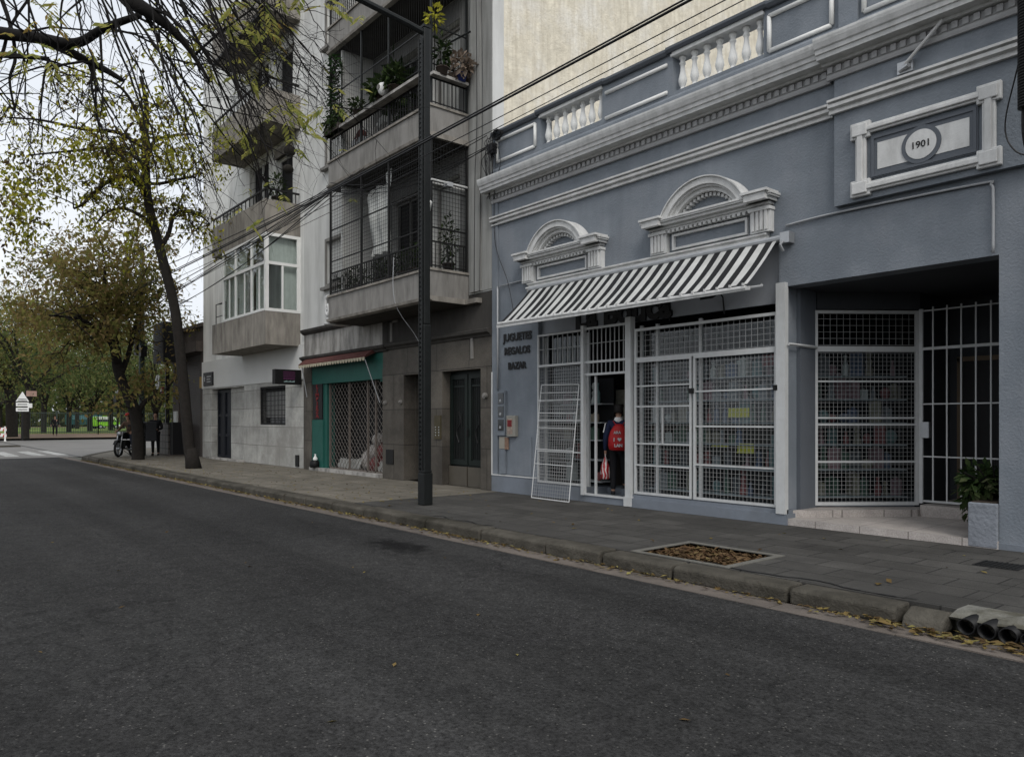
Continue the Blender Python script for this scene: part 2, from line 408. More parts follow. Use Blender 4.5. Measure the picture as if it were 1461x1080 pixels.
def rng(nt, src, a, b, c, d):
    r = nt.nodes.new('ShaderNodeMapRange'); r.clamp = True
    for k, x in zip(('From Min','From Max','To Min','To Max'), (a,b,c,d)): r.inputs[k].default_value = x
    nt.links.new(src, r.inputs['Value']); return r.outputs[0]
M['asphalt'] = asphalt()
M['asphaltfar'] = plain('pale_asphalt', (.155,.15,.142), .85, .18, .5, .3, 50)
M['paintroad'] = plain('worn_white_road_paint', (.36,.36,.345), .8, .3, 6, spots=(.13,.13,.125), spamt=.9)
M['park'] = plain('leafy_park_earth', (.155,.115,.085), .95, .35, 3, .5, 20, spots=(.20,.125,.08), spamt=.8)
M['lawn'] = plain('lawn', (.13,.18,.04), .95, .3, 3, .5, 30)
M['ground'] = plain('far_ground', (.09,.09,.075), .95, .3, .2)

def stripes():
    m, nt, b = nodes('black_and_white_striped_canvas')
    v = obco(nt); sp = nt.nodes.new('ShaderNodeSeparateXYZ'); nt.links.new(v, sp.inputs[0])
    md = nt.nodes.new('ShaderNodeMath'); md.operation = 'MULTIPLY'; md.inputs[1].default_value = 1/.2125
    fr = nt.nodes.new('ShaderNodeMath'); fr.operation = 'FRACT'
    gt = nt.nodes.new('ShaderNodeMath'); gt.operation = 'GREATER_THAN'; gt.inputs[1].default_value = .5
    nt.links.new(sp.outputs['X'], md.inputs[0]); nt.links.new(md.outputs[0], fr.inputs[0]); nt.links.new(fr.outputs[0], gt.inputs[0])
    c = mixc(nt, gt.outputs[0], (.72,.72,.70), (.018,.018,.020))
    c = mixc(nt, 1, c, ramp(nt, noise(nt, v, 3, 5), [(.3, G3(.82)), (.7, G3(1.1))]), 'MULTIPLY')
    nt.links.new(c, b.inputs['Base Color']); b.inputs['Roughness'].default_value = .7
    bp = N(nt, 'ShaderNodeBump', Strength=.2, Distance=.02); nt.links.new(noise(nt, v, 5, 3), bp.inputs['Height'])
    nt.links.new(bp.outputs['Normal'], b.inputs['Normal'])
    tr = N(nt, 'ShaderNodeBsdfTranslucent'); nt.links.new(c, tr.inputs['Color']); mx = N(nt, 'ShaderNodeMixShader', Fac=.35)   # daylight glows through the canvas
    nt.links.new(b.outputs[0], mx.inputs[1]); nt.links.new(tr.outputs[0], mx.inputs[2]); nt.links.new(mx.outputs[0], nt.nodes['Material Output'].inputs['Surface'])
    return m
M['stripes'] = stripes()

# camera model of the site survey: ground point seen at picture point (u,v) at depth t
CF = 1075.0; CA = math.atan2(892, CF); cC, cS = math.cos(CA), math.sin(CA)
def at(u, v, t):
    a = (u-730)/CF
    return Vector(((-cC+a*cS)*t, (cS+a*cC)*t, 1.6-(v-600)/CF*t))
# ================================================================== GROUND
def slab(mb, x0, x1, y0, y1, z0, z1, holes=()):
    ys = sorted({y0, y1} | {min(max(h[k],y0),y1) for h in holes for k in (2,3)})
    for a, b in zip(ys, ys[1:]):
        m = (a+b)/2; x = x0
        for c0, c1 in sorted((h[0],h[1]) for h in holes if h[2] < m < h[3]):
            mb.box(x, c0, a, b, z0, z1); x = c1
        mb.box(x, x1, a, b, z0, z1)
    return mb
g = MB(); g.box(-900, 500, -600, 900, -.6, -.03); struct(g, 'ground', M['ground'])
g = MB(); g.box(-38, 30, -3.2, 5.78, -.3, 0); struct(g, 'road', M['asphalt'])
g = MB()
g.prism([(-72,-60),(-38,-60),(-38,6.02),(-38,120),(-72,120)], -.3, -.004)
struct(g, 'cross_street', M['asphaltfar'])
g = MB()
for i in range(44):                                                   # cast gutter strip in short bays
    x = 8-i*1.05; g.box(x-1.042, x, 5.78, 6.06, -.2, .004+rnd.uniform(0,.008))
struct(g, 'gutter', M['gutter'])
g = MB(); g.box(-78, -38, 6.55, 6.67, -.1, .003); struct(g, 'gutter_slot', M['black'])
# kerb stones with uneven joints
g = MB(); x = -34.4
while x < -2.75:
    L = rnd.uniform(.85, 1.35); x1 = min(x+L-.03, -2.62)
    dy = rnd.uniform(-.018,.018); dz = rnd.uniform(-.014,.01); c = .025
    y0, y1, zt = 6.05+dy, 6.34+dy, .155+dz
    g.prism([(y0,0),(y1,0),(y1,zt),(y0+c*1.6,zt),(y0,zt-c)], x, x1, 'x')
    x += L
g.prism([(6.02,0),(6.36,0),(6.34,.12),(6.2,.15),(6.06,.09)], -2.56, -2.27, 'x')
for i in range(7): g.prism([(6.05,0),(6.34,0),(6.34,.15),(6.09,.15),(6.05,.13)], -.34+i*1.2, .83+i*1.2, 'x')
for (a, b, w) in (((-34.45,6.05),(-36.6,6.75),.3), ((-36.66,6.77),(-39.2,7.8),.3), ((-39.25,7.82),(-41.9,8.95),.3), ((-41.95,8.98),(-43,11.5),.3), ((-43,11.55),(-43,40),.3)):
    dx, dy = b[0]-a[0], b[1]-a[1]; l = math.hypot(dx,dy); nx, ny = dy/l*w, -dx/l*w
    if nx < 0 and a[1] < 9: pass
    g.prism([a, b, (b[0]+nx, b[1]+ny), (a[0]+nx, a[1]+ny)], 0, .155)
kerb = struct(g, 'kerb', M['stone']); bevel(kerb, .018, 2)
# pavements
g = MB(); g.box(-34.4, -12.0, 6.36, 9.74, -.2, .15)
g.prism([(-34.4,6.36),(-34.4,40),(-42.6,40),(-42.6,11.5),(-41.7,9.25),(-36.6,7.05)], -.2, .15)
struct(g, 'pavement', M['paveA'])
g = MB(); slab(g, -11.99, -2.28, 6.36, 9.74, -.2, .148, [(-5.52,-4.42,6.42,7.33)]); slab(g, -2.275, 8, 6.52, 9.74, -.2, .147)
g.box(-40, 30, -9, -3.4, -.2, .14)
struct(g, 'pavement', M['paveB'])
g = MB(); g.box(-34, 30, -3.4, -3.2, -.2, .14); struct(g, 'kerb', M['stone'])
# narrow dark cracks along the back of the kerb
g = MB()
for (x0, x1) in ((-9.6,-8.2), (-5.0,-2.6)):
    n = 16; pts = [(x0+(x1-x0)*i/n, 6.42+rnd.uniform(-.03,.03)+.05*math.sin(i*.8), .1525) for i in range(n+1)]
    for a, b in zip(pts, pts[1:]):
        w = rnd.uniform(.006,.02); g.quad((a[0],a[1]-w,a[2]), (b[0],b[1]-w,b[2]), (b[0],b[1]+w,b[2]), (a[0],a[1]+w,a[2]))
struct(g, 'pavement_crack', M['black'])
# broken concrete over the drains, with spilled lime
g = MB(); pts = []
n = 14
prof = []
for i in range(n+1):
    x = -2.27+i*(1.9/n); h = .152+rnd.uniform(-.014,.014); prof.append((x,h))
for (a, ha), (b, hb) in zip(prof, prof[1:]):
    y0a, y0b = 6.17+rnd.uniform(-.02,.02), 6.17+rnd.uniform(-.02,.02)
    k = len(g.v); g.v += [(a,y0a,ha-.03),(b,y0b,hb-.03),(b,6.34,hb),(a,6.34,ha),(a,6.56,.153),(b,6.56,.153),(a,y0a+.03,ha-.055),(b,y0b+.03,hb-.055)]
    g.f += [(k,k+1,k+2,k+3),(k+3,k+2,k+5,k+4),(k+6,k+7,k+1,k)]
g.box(-2.27,-.35,6.30,6.52,-.1,.135)
struct(g, 'broken_concrete', plain('lime_splashed_concrete', (.085,.08,.062), .95, .4, 6, 1.0, 24, spots=(.34,.34,.32), spamt=.7))
for i in range(4):
    x = -2.13+i*.135; z = .085-.006*i
    g = MB(); k = 16
    ring = lambda r, y: [(x+r*math.cos(2*math.pi*j/k), y, z+r*math.sin(2*math.pi*j/k)) for j in range(k)]
    g.v = ring(.062,6.10)+ring(.062,6.42)+ring(.052,6.10)+ring(.052,6.42)
    for j in range(k):
        a, b = j, (j+1)%k
        g.f += [(a,b,b+k,a+k),(a+2*k,a+3*k,b+3*k,b+2*k),(a,a+2*k,b+2*k,b)]
    g.f.append(tuple(range(3*k,4*k)))
    solo(g, 'drain_pipe', M['blackplastic'], ['black drain pipe mouth at the kerb, nearest the worn kerbstone','black drain pipe mouth at the kerb, second from the worn kerbstone','black drain pipe mouth at the kerb, third from the worn kerbstone','black drain pipe mouth at the kerb, farthest from the worn kerbstone'][i], 'drain pipe', 'drain pipes opening into the gutter', smooth=True)
# planting pit with leaves
g = MB(); g.box(-5.52,-4.42,6.42,7.33,-.2,.10); struct(g, 'tree_pit', M['mulch'] if False else plain('pit_soil', (.05,.036,.025), .95, .3, 12, .6, 40))
g = MB(); slab(g, -5.60,-4.34,6.365,7.41,.05,.157,[(-5.52,-4.42,6.43,7.33)]); struct(g, 'tree_pit_edging', plain('pit_edging_concrete', (.135,.13,.115), .9, .2, 6, .3, 60))
g = MB()
for i in range(1500):
    p = Vector((rnd.uniform(-5.5,-4.44), rnd.uniform(6.44,7.31), .10+rnd.uniform(0,.035)))
    a = rnd.uniform(0,6.28); d = Vector((math.cos(a), math.sin(a), rnd.uniform(-.2,.45))).normalized()
    nn = Vector((rnd.uniform(-.6,.6), rnd.uniform(-.6,.6), 1)).normalized()
    L = rnd.uniform(.04,.10); g.leaf(p, d, L*.5, L, nn)
struct(g, 'leaf_litter', M['mulch'], kind='stuff')
# fallen leaves in the gutter, on the pavement, a few on the road
g = MB()
def drop(x, y, z, L=None):
    a = rnd.uniform(0,6.28); d = Vector((math.cos(a), math.sin(a), rnd.uniform(-.05,.3))).normalized()
    nn = Vector((rnd.uniform(-.4,.4), rnd.uniform(-.4,.4), 1)).normalized()
    L = L or rnd.uniform(.04,.11); g.leaf(Vector((x,y,z)), d, L*rnd.uniform(.4,.6), L, nn)
for i in range(3600):
    x = -1.2-32.8*rnd.random()**.8
    if rnd.random() < .75+.25*math.sin(x*2.1): drop(x, 6.045-abs(rnd.gauss(0,.075)), .014+rnd.uniform(0,.02), rnd.uniform(.02,.085))
for i in range(160): drop(rnd.uniform(-2.9,-1.3), rnd.uniform(5.86,6.1), .016+rnd.uniform(0,.03))
for i in range(700):
    x = rnd.uniform(-33,-11); drop(x, 6.36+abs(rnd.gauss(0,1.1)) if rnd.random()<.6 else rnd.uniform(6.4,9.6), .155, rnd.uniform(.03,.08))
for i in range(45): drop(rnd.uniform(-11,-1.5), rnd.uniform(6.4,9.5), .155, rnd.uniform(.03,.09))
for i in range(26): drop(rnd.uniform(-14,-2), rnd.uniform(.5,5.6), .006, rnd.uniform(.03,.07))
for (u, v, L) in ((1255,848,.13),(1268,884,.15),(1275,888,.13),(1298,894,.14),(1262,887,.12)):
    p = at(u, v, 1.55*CF/(v-600)); drop(p.x, p.y, .03 if v > 860 else .155, L)
g.v = [(a,b,max(c,.155) if b > 6.34 else c) for a,b,c in g.v]
struct(g, 'fallen_leaves', M['litter'], kind='stuff')
# park floor beyond the cross street
g = MB(); g.box(-260,-72,-120,160,-.3,.16); struct(g, 'park_ground', M['park'])
g = MB(); g.prism([(-96,9),(-96,60),(-180,60),(-180,9)], .0, .20); struct(g, 'lawn', M['lawn'])
g = MB(); g.box(-72.3,-72,-120,160,-.2,.165); struct(g, 'kerb', M['stone'])
# zebra crossing over the near street
g = MB()
for y in (-1.9,-.9,.1,1.1,2.15,3.2,4.35,5.4,6.35):
    g.box(-46.2, -40.3, y-.26, y+.26, -.1, .002) if y < 6.5 else None
struct(g, 'road_marking', M['paintroad'])
g = MB(); p = at(1432,806,7.55); g.box(p.x-.22,p.x+.18,p.y-.2,p.y+.16,.1,.154)
for i in range(8): g.box(p.x-.2+i*.046,p.x-.185+i*.046,p.y-.18,p.y+.14,.154,.160)
solo(g, 'utility_cover', M['iron'], 'small square ribbed metal cover set in the grey pavement', 'utility cover')

# ================================================================== BLUE GREY SHOP BUILDING
YF = 9.66
B = thing('shop_building', (-7.0, YF, .15), 'blue grey single storey building with white mouldings, rooftop balusters and a date plaque', 'building')
def bp(mb, name, mat, parent=None, smooth=False): return mb.build(name, mat, parent or B, smooth, True)
XL, XR = -12.24, .6
m = MB(); wall(m, XL, XR, .15, 6.3, YF, YF+.3, [(-10.84,-5.75,0,4.1), (-5.66,-3.03,0,3.47)])
wall(m, XL, XR, 6.3, 7.44, YF+.005, YF+.3, [(-10.78,-9.16,6.88,7.6), (-7.62,-6.0,6.84,7.6)])
m.box(XL, -12.06, YF-.03, YF, .5, 6.3)                                # corner strip
m.box(-4.9,-2.6, YF-.10, YF, 4.40, 6.24)                              # raised field of the plaque
m.box(-5.0, XR, YF-.09, YF, 6.60, 7.43) if False else None
m.box(-4.87,-4.62, YF-.05, YF, 6.6, 7.44)
bp(m, 'wall', M['blue'])
# body behind the front: roof slab and side walls
m = MB(); m.box(XL, XR, YF+.3, 26, 6.25, 6.45); m.box(XL+.0, XL+.2, YF+.3, 26, .15, 6.25); m.box(XR-.2, XR, YF+.3, 26, .15, 6.25); m.box(XL, XR, 25.8, 26, .15, 6.25)
bp(m, 'roof', M['bluedark'])
# plinth under the left wall and under the shop window
m = MB(); m.box(XL-.01,-10.84, YF-.035, YF, .15, .48); m.box(-10.84,-9.60, YF-.02, YF+.2, .15, .40); m.box(-9.60,-8.47, YF-.018, YF+.6, .15, .268)
m.box(-8.47,-5.60, YF-.06, YF+.2, .15, .30); m.box(-8.47,-5.62, YF-.02, YF+.2, .30, .36)
bp(m, 'plinth', M['plinth'])
m = MB(); m.box(-3.03, XR, YF-.02, YF, .15, .22); bp(m, 'plinth', M['plinth'])
m = MB(); m.box(XL-.01,-10.86, YF-.045, YF+.0, .48, .50); m.box(XL-.015, XL+.02, YF-.04, YF-.01, .5, 2.6)
bp(m, 'plinth_cap', M['trim'])
# low raised wall panels beside the shop front
m = MB(); m.box(-11.98,-11.80, YF-.05, YF, .52, 1.02); m.box(-11.76,-11.02, YF-.016, YF, .52, 1.28)
bp(m, 'meter_cupboard', M['blue'])
# string moulding
def string(mb, x0, x1, y, z):
    pr = [(y,z),(y-.05,z),(y-.055,z+.03),(y-.03,z+.045),(y-.03,z+.06),(y-.085,z+.075),(y-.09,z+.115),(y-.05,z+.12),(y-.05,z+.135),(y-.105,z+.145),(y-.105,z+.175),(y,z+.185)]
    mb.prism(pr, x0, x1, 'x')
m = MB(); string(m, XL-.01, -4.95, YF, 5.60); string(m, -4.95, -2.55, YF-.10, 5.60); string(m, -2.55, XR, YF, 5.60)
bp(m, 'string_moulding', M['trim'])
# dentil band
m = MB()
def dent(x0, x1, y):
    m.prism([(y,6.06),(y-.05,6.06),(y-.06,6.09),(y-.06,6.12),(y-.075,6.13),(y,6.13)], x0, x1, 'x')
    n = int((x1-x0)/.115)
    for i in range(n): m.box(x0+i*.115+.02, x0+i*.115+.085, y-.075, y, 6.135, 6.215)
    m.box(x0, x1, y-.04, y, 6.13, 6.22)
dent(XL, -4.98, YF); dent(-4.98, -2.52, YF-.09); dent(-2.52, XR, YF)
bp(m, 'dentil_band', M['frame'] if False else plain('greyed_dentil_paint', (.36,.36,.36), .7, .12, 6))
# cornice
def corn(mb, x0, x1, y):
    pr = [(y,6.225),(y-.10,6.235),(y-.11,6.27),(y-.24,6.275),(y-.25,6.33),(y-.27,6.335),(y-.28,6.385),(y-.30,6.40),(y-.325,6.46),(y-.335,6.50),(y-.335,6.53),(y-.02,6.60),(y,6.60)]
    mb.prism(pr, x0, x1, 'x')
m = MB(); corn(m, XL-.12, -5.02, YF); corn(m, -5.02, -2.48, YF-.10); corn(m, -2.48, XR, YF)
bp(m, 'cornice', M['trim'])
m = MB(); m.prism([(YF,6.602),(YF-.06,6.602),(YF-.06,6.72),(YF-.03,6.76),(YF,6.78)], XL, XR, 'x')
bp(m, 'parapet_base', M['blue'])
# coping
m = MB()
for (x0, x1, h) in ((XL,-10.86,.0), (-10.86,-9.08,.05), (-9.08,-7.70,.02), (-7.70,-5.92,.05), (-5.92,-4.9,.02), (-4.9,XR,.06)):
    z = 7.44+h*.6; m.prism([(YF+.34,z),(YF-.05,z),(YF-.085,z+.035),(YF-.085,z+.075),(YF-.03,z+.10),(YF+.34,z+.10)], x0, x1, 'x')
    if h: m.box(x0, x1, YF+.0, YF+.3, 7.44, z)
bp(m, 'coping', M['bluedark'])
for (x0, x1) in ((-10.78,-9.16),(-7.62,-6.0)):
    m = MB(); m.box(x0, x1, YF-.02, YF+.26, 7.435, 7.475); m.box(x0-.02, x1+.02, YF-.03, YF+.28, 7.40, 7.436); bp(m, 'baluster_rail', M['trim'])
prof = [(.05,0),(.05,.035),(.034,.045),(.034,.07),(.05,.10),(.066,.15),(.068,.19),(.056,.25),(.040,.32),(.034,.39),(.038,.42),(.05,.435),(.05,.455),(.036,.465),(.038,.50),(.055,.52),(.055,.555)]
pm = None
for (x0, x1, z0) in ((-10.78,-9.16,6.88),(-7.62,-6.0,6.84)):
    for i in range(7):
        x = x0+(x1-x0)*(i+.5)/7
        if pm is None:
            mb = MB(); mb.lathe([(r,z) for r,z in prof], 0,0,12); o = mb.build('baluster', M['white'], B, True); pm = o
        else:
            o = pm.copy(); COL.objects.link(o); o.parent = B
        o.location = Vector((x, YF+.11, z0))-B.location
# parapet picture frames
def pframe(x0, x1, z0, z1, sides=True):
    mb = MB(); w = .055
    def bar(a, b):
        mb.tube([a, b], .032, 8)
    y = YF-.012
    bar((x0,y,z0),(x1,y,z0)); bar((x0,y,z1),(x1,y,z1))
    if sides:
        bar((x0,y,z0),(x0,y,z1)); bar((x1,y,z0),(x1,y,z1))
    bp(mb, 'parapet_frame', M['white'], smooth=True)
mb = MB()
pframe(-12.1,-10.92,6.90,7.33); pframe(-9.06,-7.72,6.86,7.30,False); pframe(-5.9,-4.98,6.84,7.34); pframe(-4.55,-2.95,6.84,7.36)
# pediments over the walled-up windows
def arc_band(mb, cx, zc, r0, r1, a0, a1, y0, y1, n=20):
    for i in range(n):
        t0 = a0+(a1-a0)*i/n; t1 = a0+(a1-a0)*(i+1)/n
        q = [(cx+r*math.cos(t), zc+r*math.sin(t)) for r, t in ((r0,t0),(r1,t0),(r1,t1),(r0,t1))]
        mb.prism(q, y0, y1, 'y')
def pediment(cx, hw):
    P = MB().box(0,0,0,0,0,0); P = MB()
    zb = 4.62
    # entablature: moulded bar with returns
    for (dz, p, e) in ((0,.10,.02),(.03,.13,.05),(.07,.20,.10),(.115,.235,.135),(.14,.25,.15)):
        P.box(cx-hw+.15-e, cx+hw-.15+e, YF-p, YF, zb+dz, zb+dz+ (.045 if dz < .14 else .03))
    for sgn in (-1, 1):                                               # projecting end blocks
        x = cx+sgn*(hw-.24)
        P.box(x-.17, x+.17, YF-.29, YF, zb+.07, zb+.17); P.box(x-.21, x+.21, YF-.32, YF, zb+.17, zb+.205)
    # fluted end pilasters
    for sgn in (-1, 1):
        x = cx+sgn*(hw-.26)
        P.box(x-.16, x+.16, YF-.10, YF, 4.27, zb)
        for k in range(4): P.box(x-.125+k*.068, x-.085+k*.068, YF-.125, YF-.1, 4.30, zb-.04)
        P.box(x-.175, x+.175, YF-.14, YF, zb-.045, zb)
    # frame of the panel between them
    fr = .035; x0, x1 = cx-hw+.50, cx+hw-.50
    frame(P, x0, x1, 4.30, 4.55, YF-.055, YF, fr)
    # dentils under the bar
    n = int((2*hw-.9)/.085)
    for k in range(n): P.box(cx-hw+.46+k*.085, cx-hw+.505+k*.085, YF-.115, YF, zb-.045, zb-.002)
    # arch
    aw = (hw-.30)*.84; rise = .45; Rr = (aw*aw+rise*rise)/(2*rise); zc = zb+.18+rise-Rr
    a0 = math.asin((Rr-rise+.0)/Rr); a1 = math.pi-a0
    arc_band(P, cx, zc, Rr-.10, Rr, a0, a1, YF-.24, YF, 28)
    arc_band(P, cx, zc, Rr-.13, Rr-.10, a0+.02, a1-.02, YF-.20, YF, 28)
    arc_band(P, cx, zc, Rr-.19, Rr-.13, a0+.05, a1-.05, YF-.15, YF, 28)
    arc_band(P, cx, zc, Rr, Rr+.018, a0, a1, YF-.27, YF, 28)
    for k in range(17):
        t = a0+.1+(a1-a0-.2)*k/16; r = Rr-.225
        P.box(cx+r*math.cos(t)-.02, cx+r*math.cos(t)+.02, YF-.09, YF, zc+r*math.sin(t)-.025, zc+r*math.sin(t)+.025)
    bp(P, 'pediment', M['trim'])
pediment(-10.15, 1.16); pediment(-6.91, 1.18)
m = MB(); m.prism([(YF,4.10),(YF-.08,4.10),(YF-.09,4.14),(YF-.12,4.15),(YF-.12,4.18),(YF-.05,4.20),(YF-.05,4.22),(YF-.09,4.235),(YF-.09,4.26),(YF,4.27)], -11.08,-5.90,'x')
bp(m, 'shopfront_lintel_moulding', M['trim'])
# date plaque
yp = YF-.10; px0, px1, pz0, pz1 = -4.66,-2.96,4.44,5.38
Q = MB()
def mould(x0,x1,z0,z1):
    Q.box(x0,x1,yp-.06,yp,z0,z1)
w = .135
for (x0,x1,z0,z1) in ((px0+.1,px1-.1,pz1-w-.03,pz1-.05),(px0+.1,px1-.1,pz0+.04,pz0+w+.03),(px0+.06,px0+w+.06,pz0+w,pz1-w),(px1-w-.06,px1-.06,pz0+w,pz1-w)):
    Q.box(x0,x1,yp-.055,yp,z0,z1)
    h = x1-x0 > z1-z0
    Q.box(x0+(0 if h else .03), x1-(0 if h else .03), yp-.085, yp-.05, z0+(.03 if h else 0), z1-(.03 if h else 0))
for sx in (0,1):
    for sz in (0,1):
        x0 = px0 if sx == 0 else px1-.25; z0 = pz0 if sz == 0 else pz1-.21
        Q.box(x0, x0+.25, yp-.063, yp, z0, z0+.21); Q.box(x0+.03, x0+.22, yp-.092, yp-.06, z0+.03, z0+.18)
pq = bp(Q, 'date_plaque_frame', M['trim']); bevel(pq, .012, 2)
Q = MB(); Q.box(px0+.24,px1-.24,yp-.02,yp,pz0+.2,pz1-.2); pd = bp(Q, 'plaque_field', M['bluedark'], pq)
Q = MB(); frame(Q, px0+.255,px1-.255,pz0+.215,pz1-.215,yp-.034,yp-.02,.035); bp(Q, 'plaque_inner_border', M['bluedark'], pq)
xc, zc = -3.81, 4.905
Q = MB(); Q.box(-4.33,-3.29,yp-.026,yp-.019,zc-.165,zc+.165); bp(Q, 'plaque_panel', M['trim'], pq)
Q = MB(); Q.disc((xc,yp-.03,zc),.225,'y',36,.016); bp(Q, 'plaque_ring', M['bluedark'], pq)
Q = MB(); Q.disc((xc,yp-.038,zc),.175,'y',36,.012); bp(Q, 'medallion', M['trim'], pq)
t = text_mesh('date_numerals', '1901', .115, M['iron'], pq, Vector((xc,yp-.047,zc-.04))-B.location, depth=.003, bold=.001)
# recessed entrance: jambs, ceiling, back walls, tiled floor and step
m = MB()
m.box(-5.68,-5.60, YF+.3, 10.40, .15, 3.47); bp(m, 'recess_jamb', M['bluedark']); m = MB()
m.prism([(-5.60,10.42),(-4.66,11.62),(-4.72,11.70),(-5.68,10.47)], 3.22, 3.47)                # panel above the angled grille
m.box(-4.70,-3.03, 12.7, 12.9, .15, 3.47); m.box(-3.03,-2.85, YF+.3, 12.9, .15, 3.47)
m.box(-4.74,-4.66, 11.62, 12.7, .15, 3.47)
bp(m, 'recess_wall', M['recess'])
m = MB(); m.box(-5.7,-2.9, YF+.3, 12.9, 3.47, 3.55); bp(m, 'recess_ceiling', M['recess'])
m = MB(); m.box(-5.64,-3.03, YF-.03, 12.7, .15, .24); m.prism([(-5.62,9.80),(-4.55,11.25),(-4.55,11.75),(-5.62,10.6)], .24, .34); 
m.box(-4.55,-3.03, 11.35, 12.7, .24, .40)
bp(m, 'entrance_floor', M['tilefloor'])
m = MB(); m.box(-4.45,-3.62, 12.62, 12.70, .40, 2.5); d = bp(m, 'house_door', M['black'])
m = MB(); m.box(-4.52,-4.45, 12.6, 12.7, .40, 2.55); m.box(-3.62,-3.55, 12.6, 12.7, .40, 2.55); m.box(-4.52,-3.55,12.6,12.7,2.5,2.57); bp(m, 'door_frame', plain('tan_door_frame',(.16,.12,.08),.6), d)
# --- shop front: fascia, interior room
m = MB(); m.box(-10.84,-5.75, YF+.10, YF+.16, 3.27, 4.1); bp(m, 'fascia', plain('shade_offset_fascia_paint', (.27,.285,.31), .7, .08, 2, .2, 45))  # fascia colour lightened to make up for the awning's shade
m = MB()
m.box(-10.92,-10.84, YF+.3, 13.6, .15, 4.1); m.box(-10.9,-4.7, 13.6, 13.7, .15, 4.1)
m.box(-10.9,-4.74, YF+.3, 13.6, 3.6, 3.7) if False else None
m.box(-10.9,-5.69, YF+.3, 13.6, 3.45, 3.52); m.prism([(-5.69,10.5),(-4.74,11.72),(-4.74,13.6),(-5.69,13.6)], 3.45, 3.52)
bp(m, 'shop_interior', M['dark'])
m = MB(); m.box(-10.84,-9.6, YF+.2, 13.6, .15, .38); m.box(-9.6,-8.47, YF+.6, 13.6, .15, .37); m.box(-8.47,-5.7, YF+.2, 13.6, .15, .38); m.prism([(-5.7,10.6),(-4.76,11.75),(-4.76,13.6),(-5.7,13.6)], .15,.38)
bp(m, 'shop_floor', M['plinth'])
# glass behind the grilles
def pane(x0,x1,z0,z1,y):
    m = MB(); m.box(x0,x1,y,y+.008,z0,z1); bp(m, 'window_pane', M['glass'])
pane(-10.82,-9.62,.42,3.2,YF+.17); pane(-8.42,-5.78,.40,3.1,YF+.17)
m = MB()
for x in (-10.80,-9.66,-8.06,-8.40,-7.2,-5.80): m.box(x-.025,x+.025,YF+.15,YF+.20,.40,3.2)
bp(m, 'window_frame', M['frame'])
# --- white security grilles
def grille(parts, mesh, name='security_grille'):
    f = MB(); parts(f); fo = bp(f, name, M['frame']); 
    w = MB(); mesh(w); bp(w, 'wire_mesh', M['wire'], fo)
    return fo
yg = YF-.005
def gA(f):
    frame(f,-10.84,-9.60,.42,3.24,yg-.02,yg+.02,.035)
    f.box(-10.81,-9.63,yg-.02,yg+.02,2.62,2.66)
    for z in (1.98,1.60,1.02): f.box(-10.81,-9.63,yg-.018,yg+.012,z-.014,z+.014)
def gAm(w):
    for i in range(1,9): x = -10.82+1.2*i/9; w.box(x-.008,x+.008,yg-.008,yg+.008,2.66,3.21)
    w.box(-10.81,-9.63,yg-.018,yg-.008,2.94,2.952)
    grid(w,-10.80,-9.64,.46,2.60,yg,19,35,.0023)
grille(gA,gAm)
def gB(f):
    frame(f,-9.60,-8.54,2.40,3.26,yg-.02,yg+.02,.04); f.box(-9.56,-8.58,yg-.02,yg+.02,2.62,2.66)
def gBm(w):
    for i in range(1,10): x = -9.57+1.02*i/10; w.box(x-.008,x+.008,yg-.008,yg+.008,2.44,3.23)
    w.box(-9.56,-8.58,yg-.018,yg-.008,2.96,2.972)
grille(gB,gBm)
m = MB(); m.box(-9.625,-9.555,yg-.06,yg+.02,.27,3.30); bp(m, 'shopfront_post', M['frame'])
m = MB(); m.box(-8.56,-8.44,yg-.07,yg+.05,.20,3.34); m.box(-8.58,-8.42,yg-.085,yg+.06,.16,.32); bp(m, 'shopfront_post', M['frame'])
m = MB(); m.box(-5.76,-5.62,yg-.07,yg+.02,.30,3.52); bp(m, 'shopfront_post', M['frame'])
m = MB(); m.box(-9.55,-8.56,YF-.04,YF+.06,.27,.30); m.box(-9.36,-9.33,YF+.02,YF+.06,.3,2.42); bp(m, 'door_threshold', M['frame'])
def gC(f): frame(f,-8.40,-5.76,2.60,3.13,yg-.02,yg+.02,.045)
def gCm(w): grid(w,-8.37,-5.79,2.66,3.10,yg,26,5,.0026)
grille(gC,gCm)
def gD(f):
    frame(f,-8.40,-7.24,.38,2.60,yg-.02,yg+.02,.035)
    for z in (2.17,1.83,1.22,.86): f.box(-8.37,-7.27,yg-.018,yg+.012,z-.012,z+.012)
    f.box(-7.82,-7.805,yg-.018,yg+.012,1.22,1.83)
def gDm(w): grid(w,-8.37,-7.27,.42,2.57,yg,17,33,.0023)
grille(gD,gDm)
def gE(f):
    frame(f,-7.20,-5.78,.38,2.60,yg-.02,yg+.02,.035)
    for z in (2.05,1.51,.92): f.box(-7.17,-5.81,yg-.018,yg+.012,z-.012,z+.012)
def gEm(w): grid(w,-7.17,-5.81,.42,2.57,yg,21,33,.0023)
e = grille(gE,gEm)
m = MB()
for x in (-7.22,-5.77): m.box(x-.035,x+.035,yg-.07,yg-.02,2.02,2.10)
bp(m, 'padlock', M['iron'], e)
m = MB(); m.bar((-5.585,YF-.03,2.66),(-5.575,10.37,2.66),.03); bp(m, 'brace_bar', M['frame'])
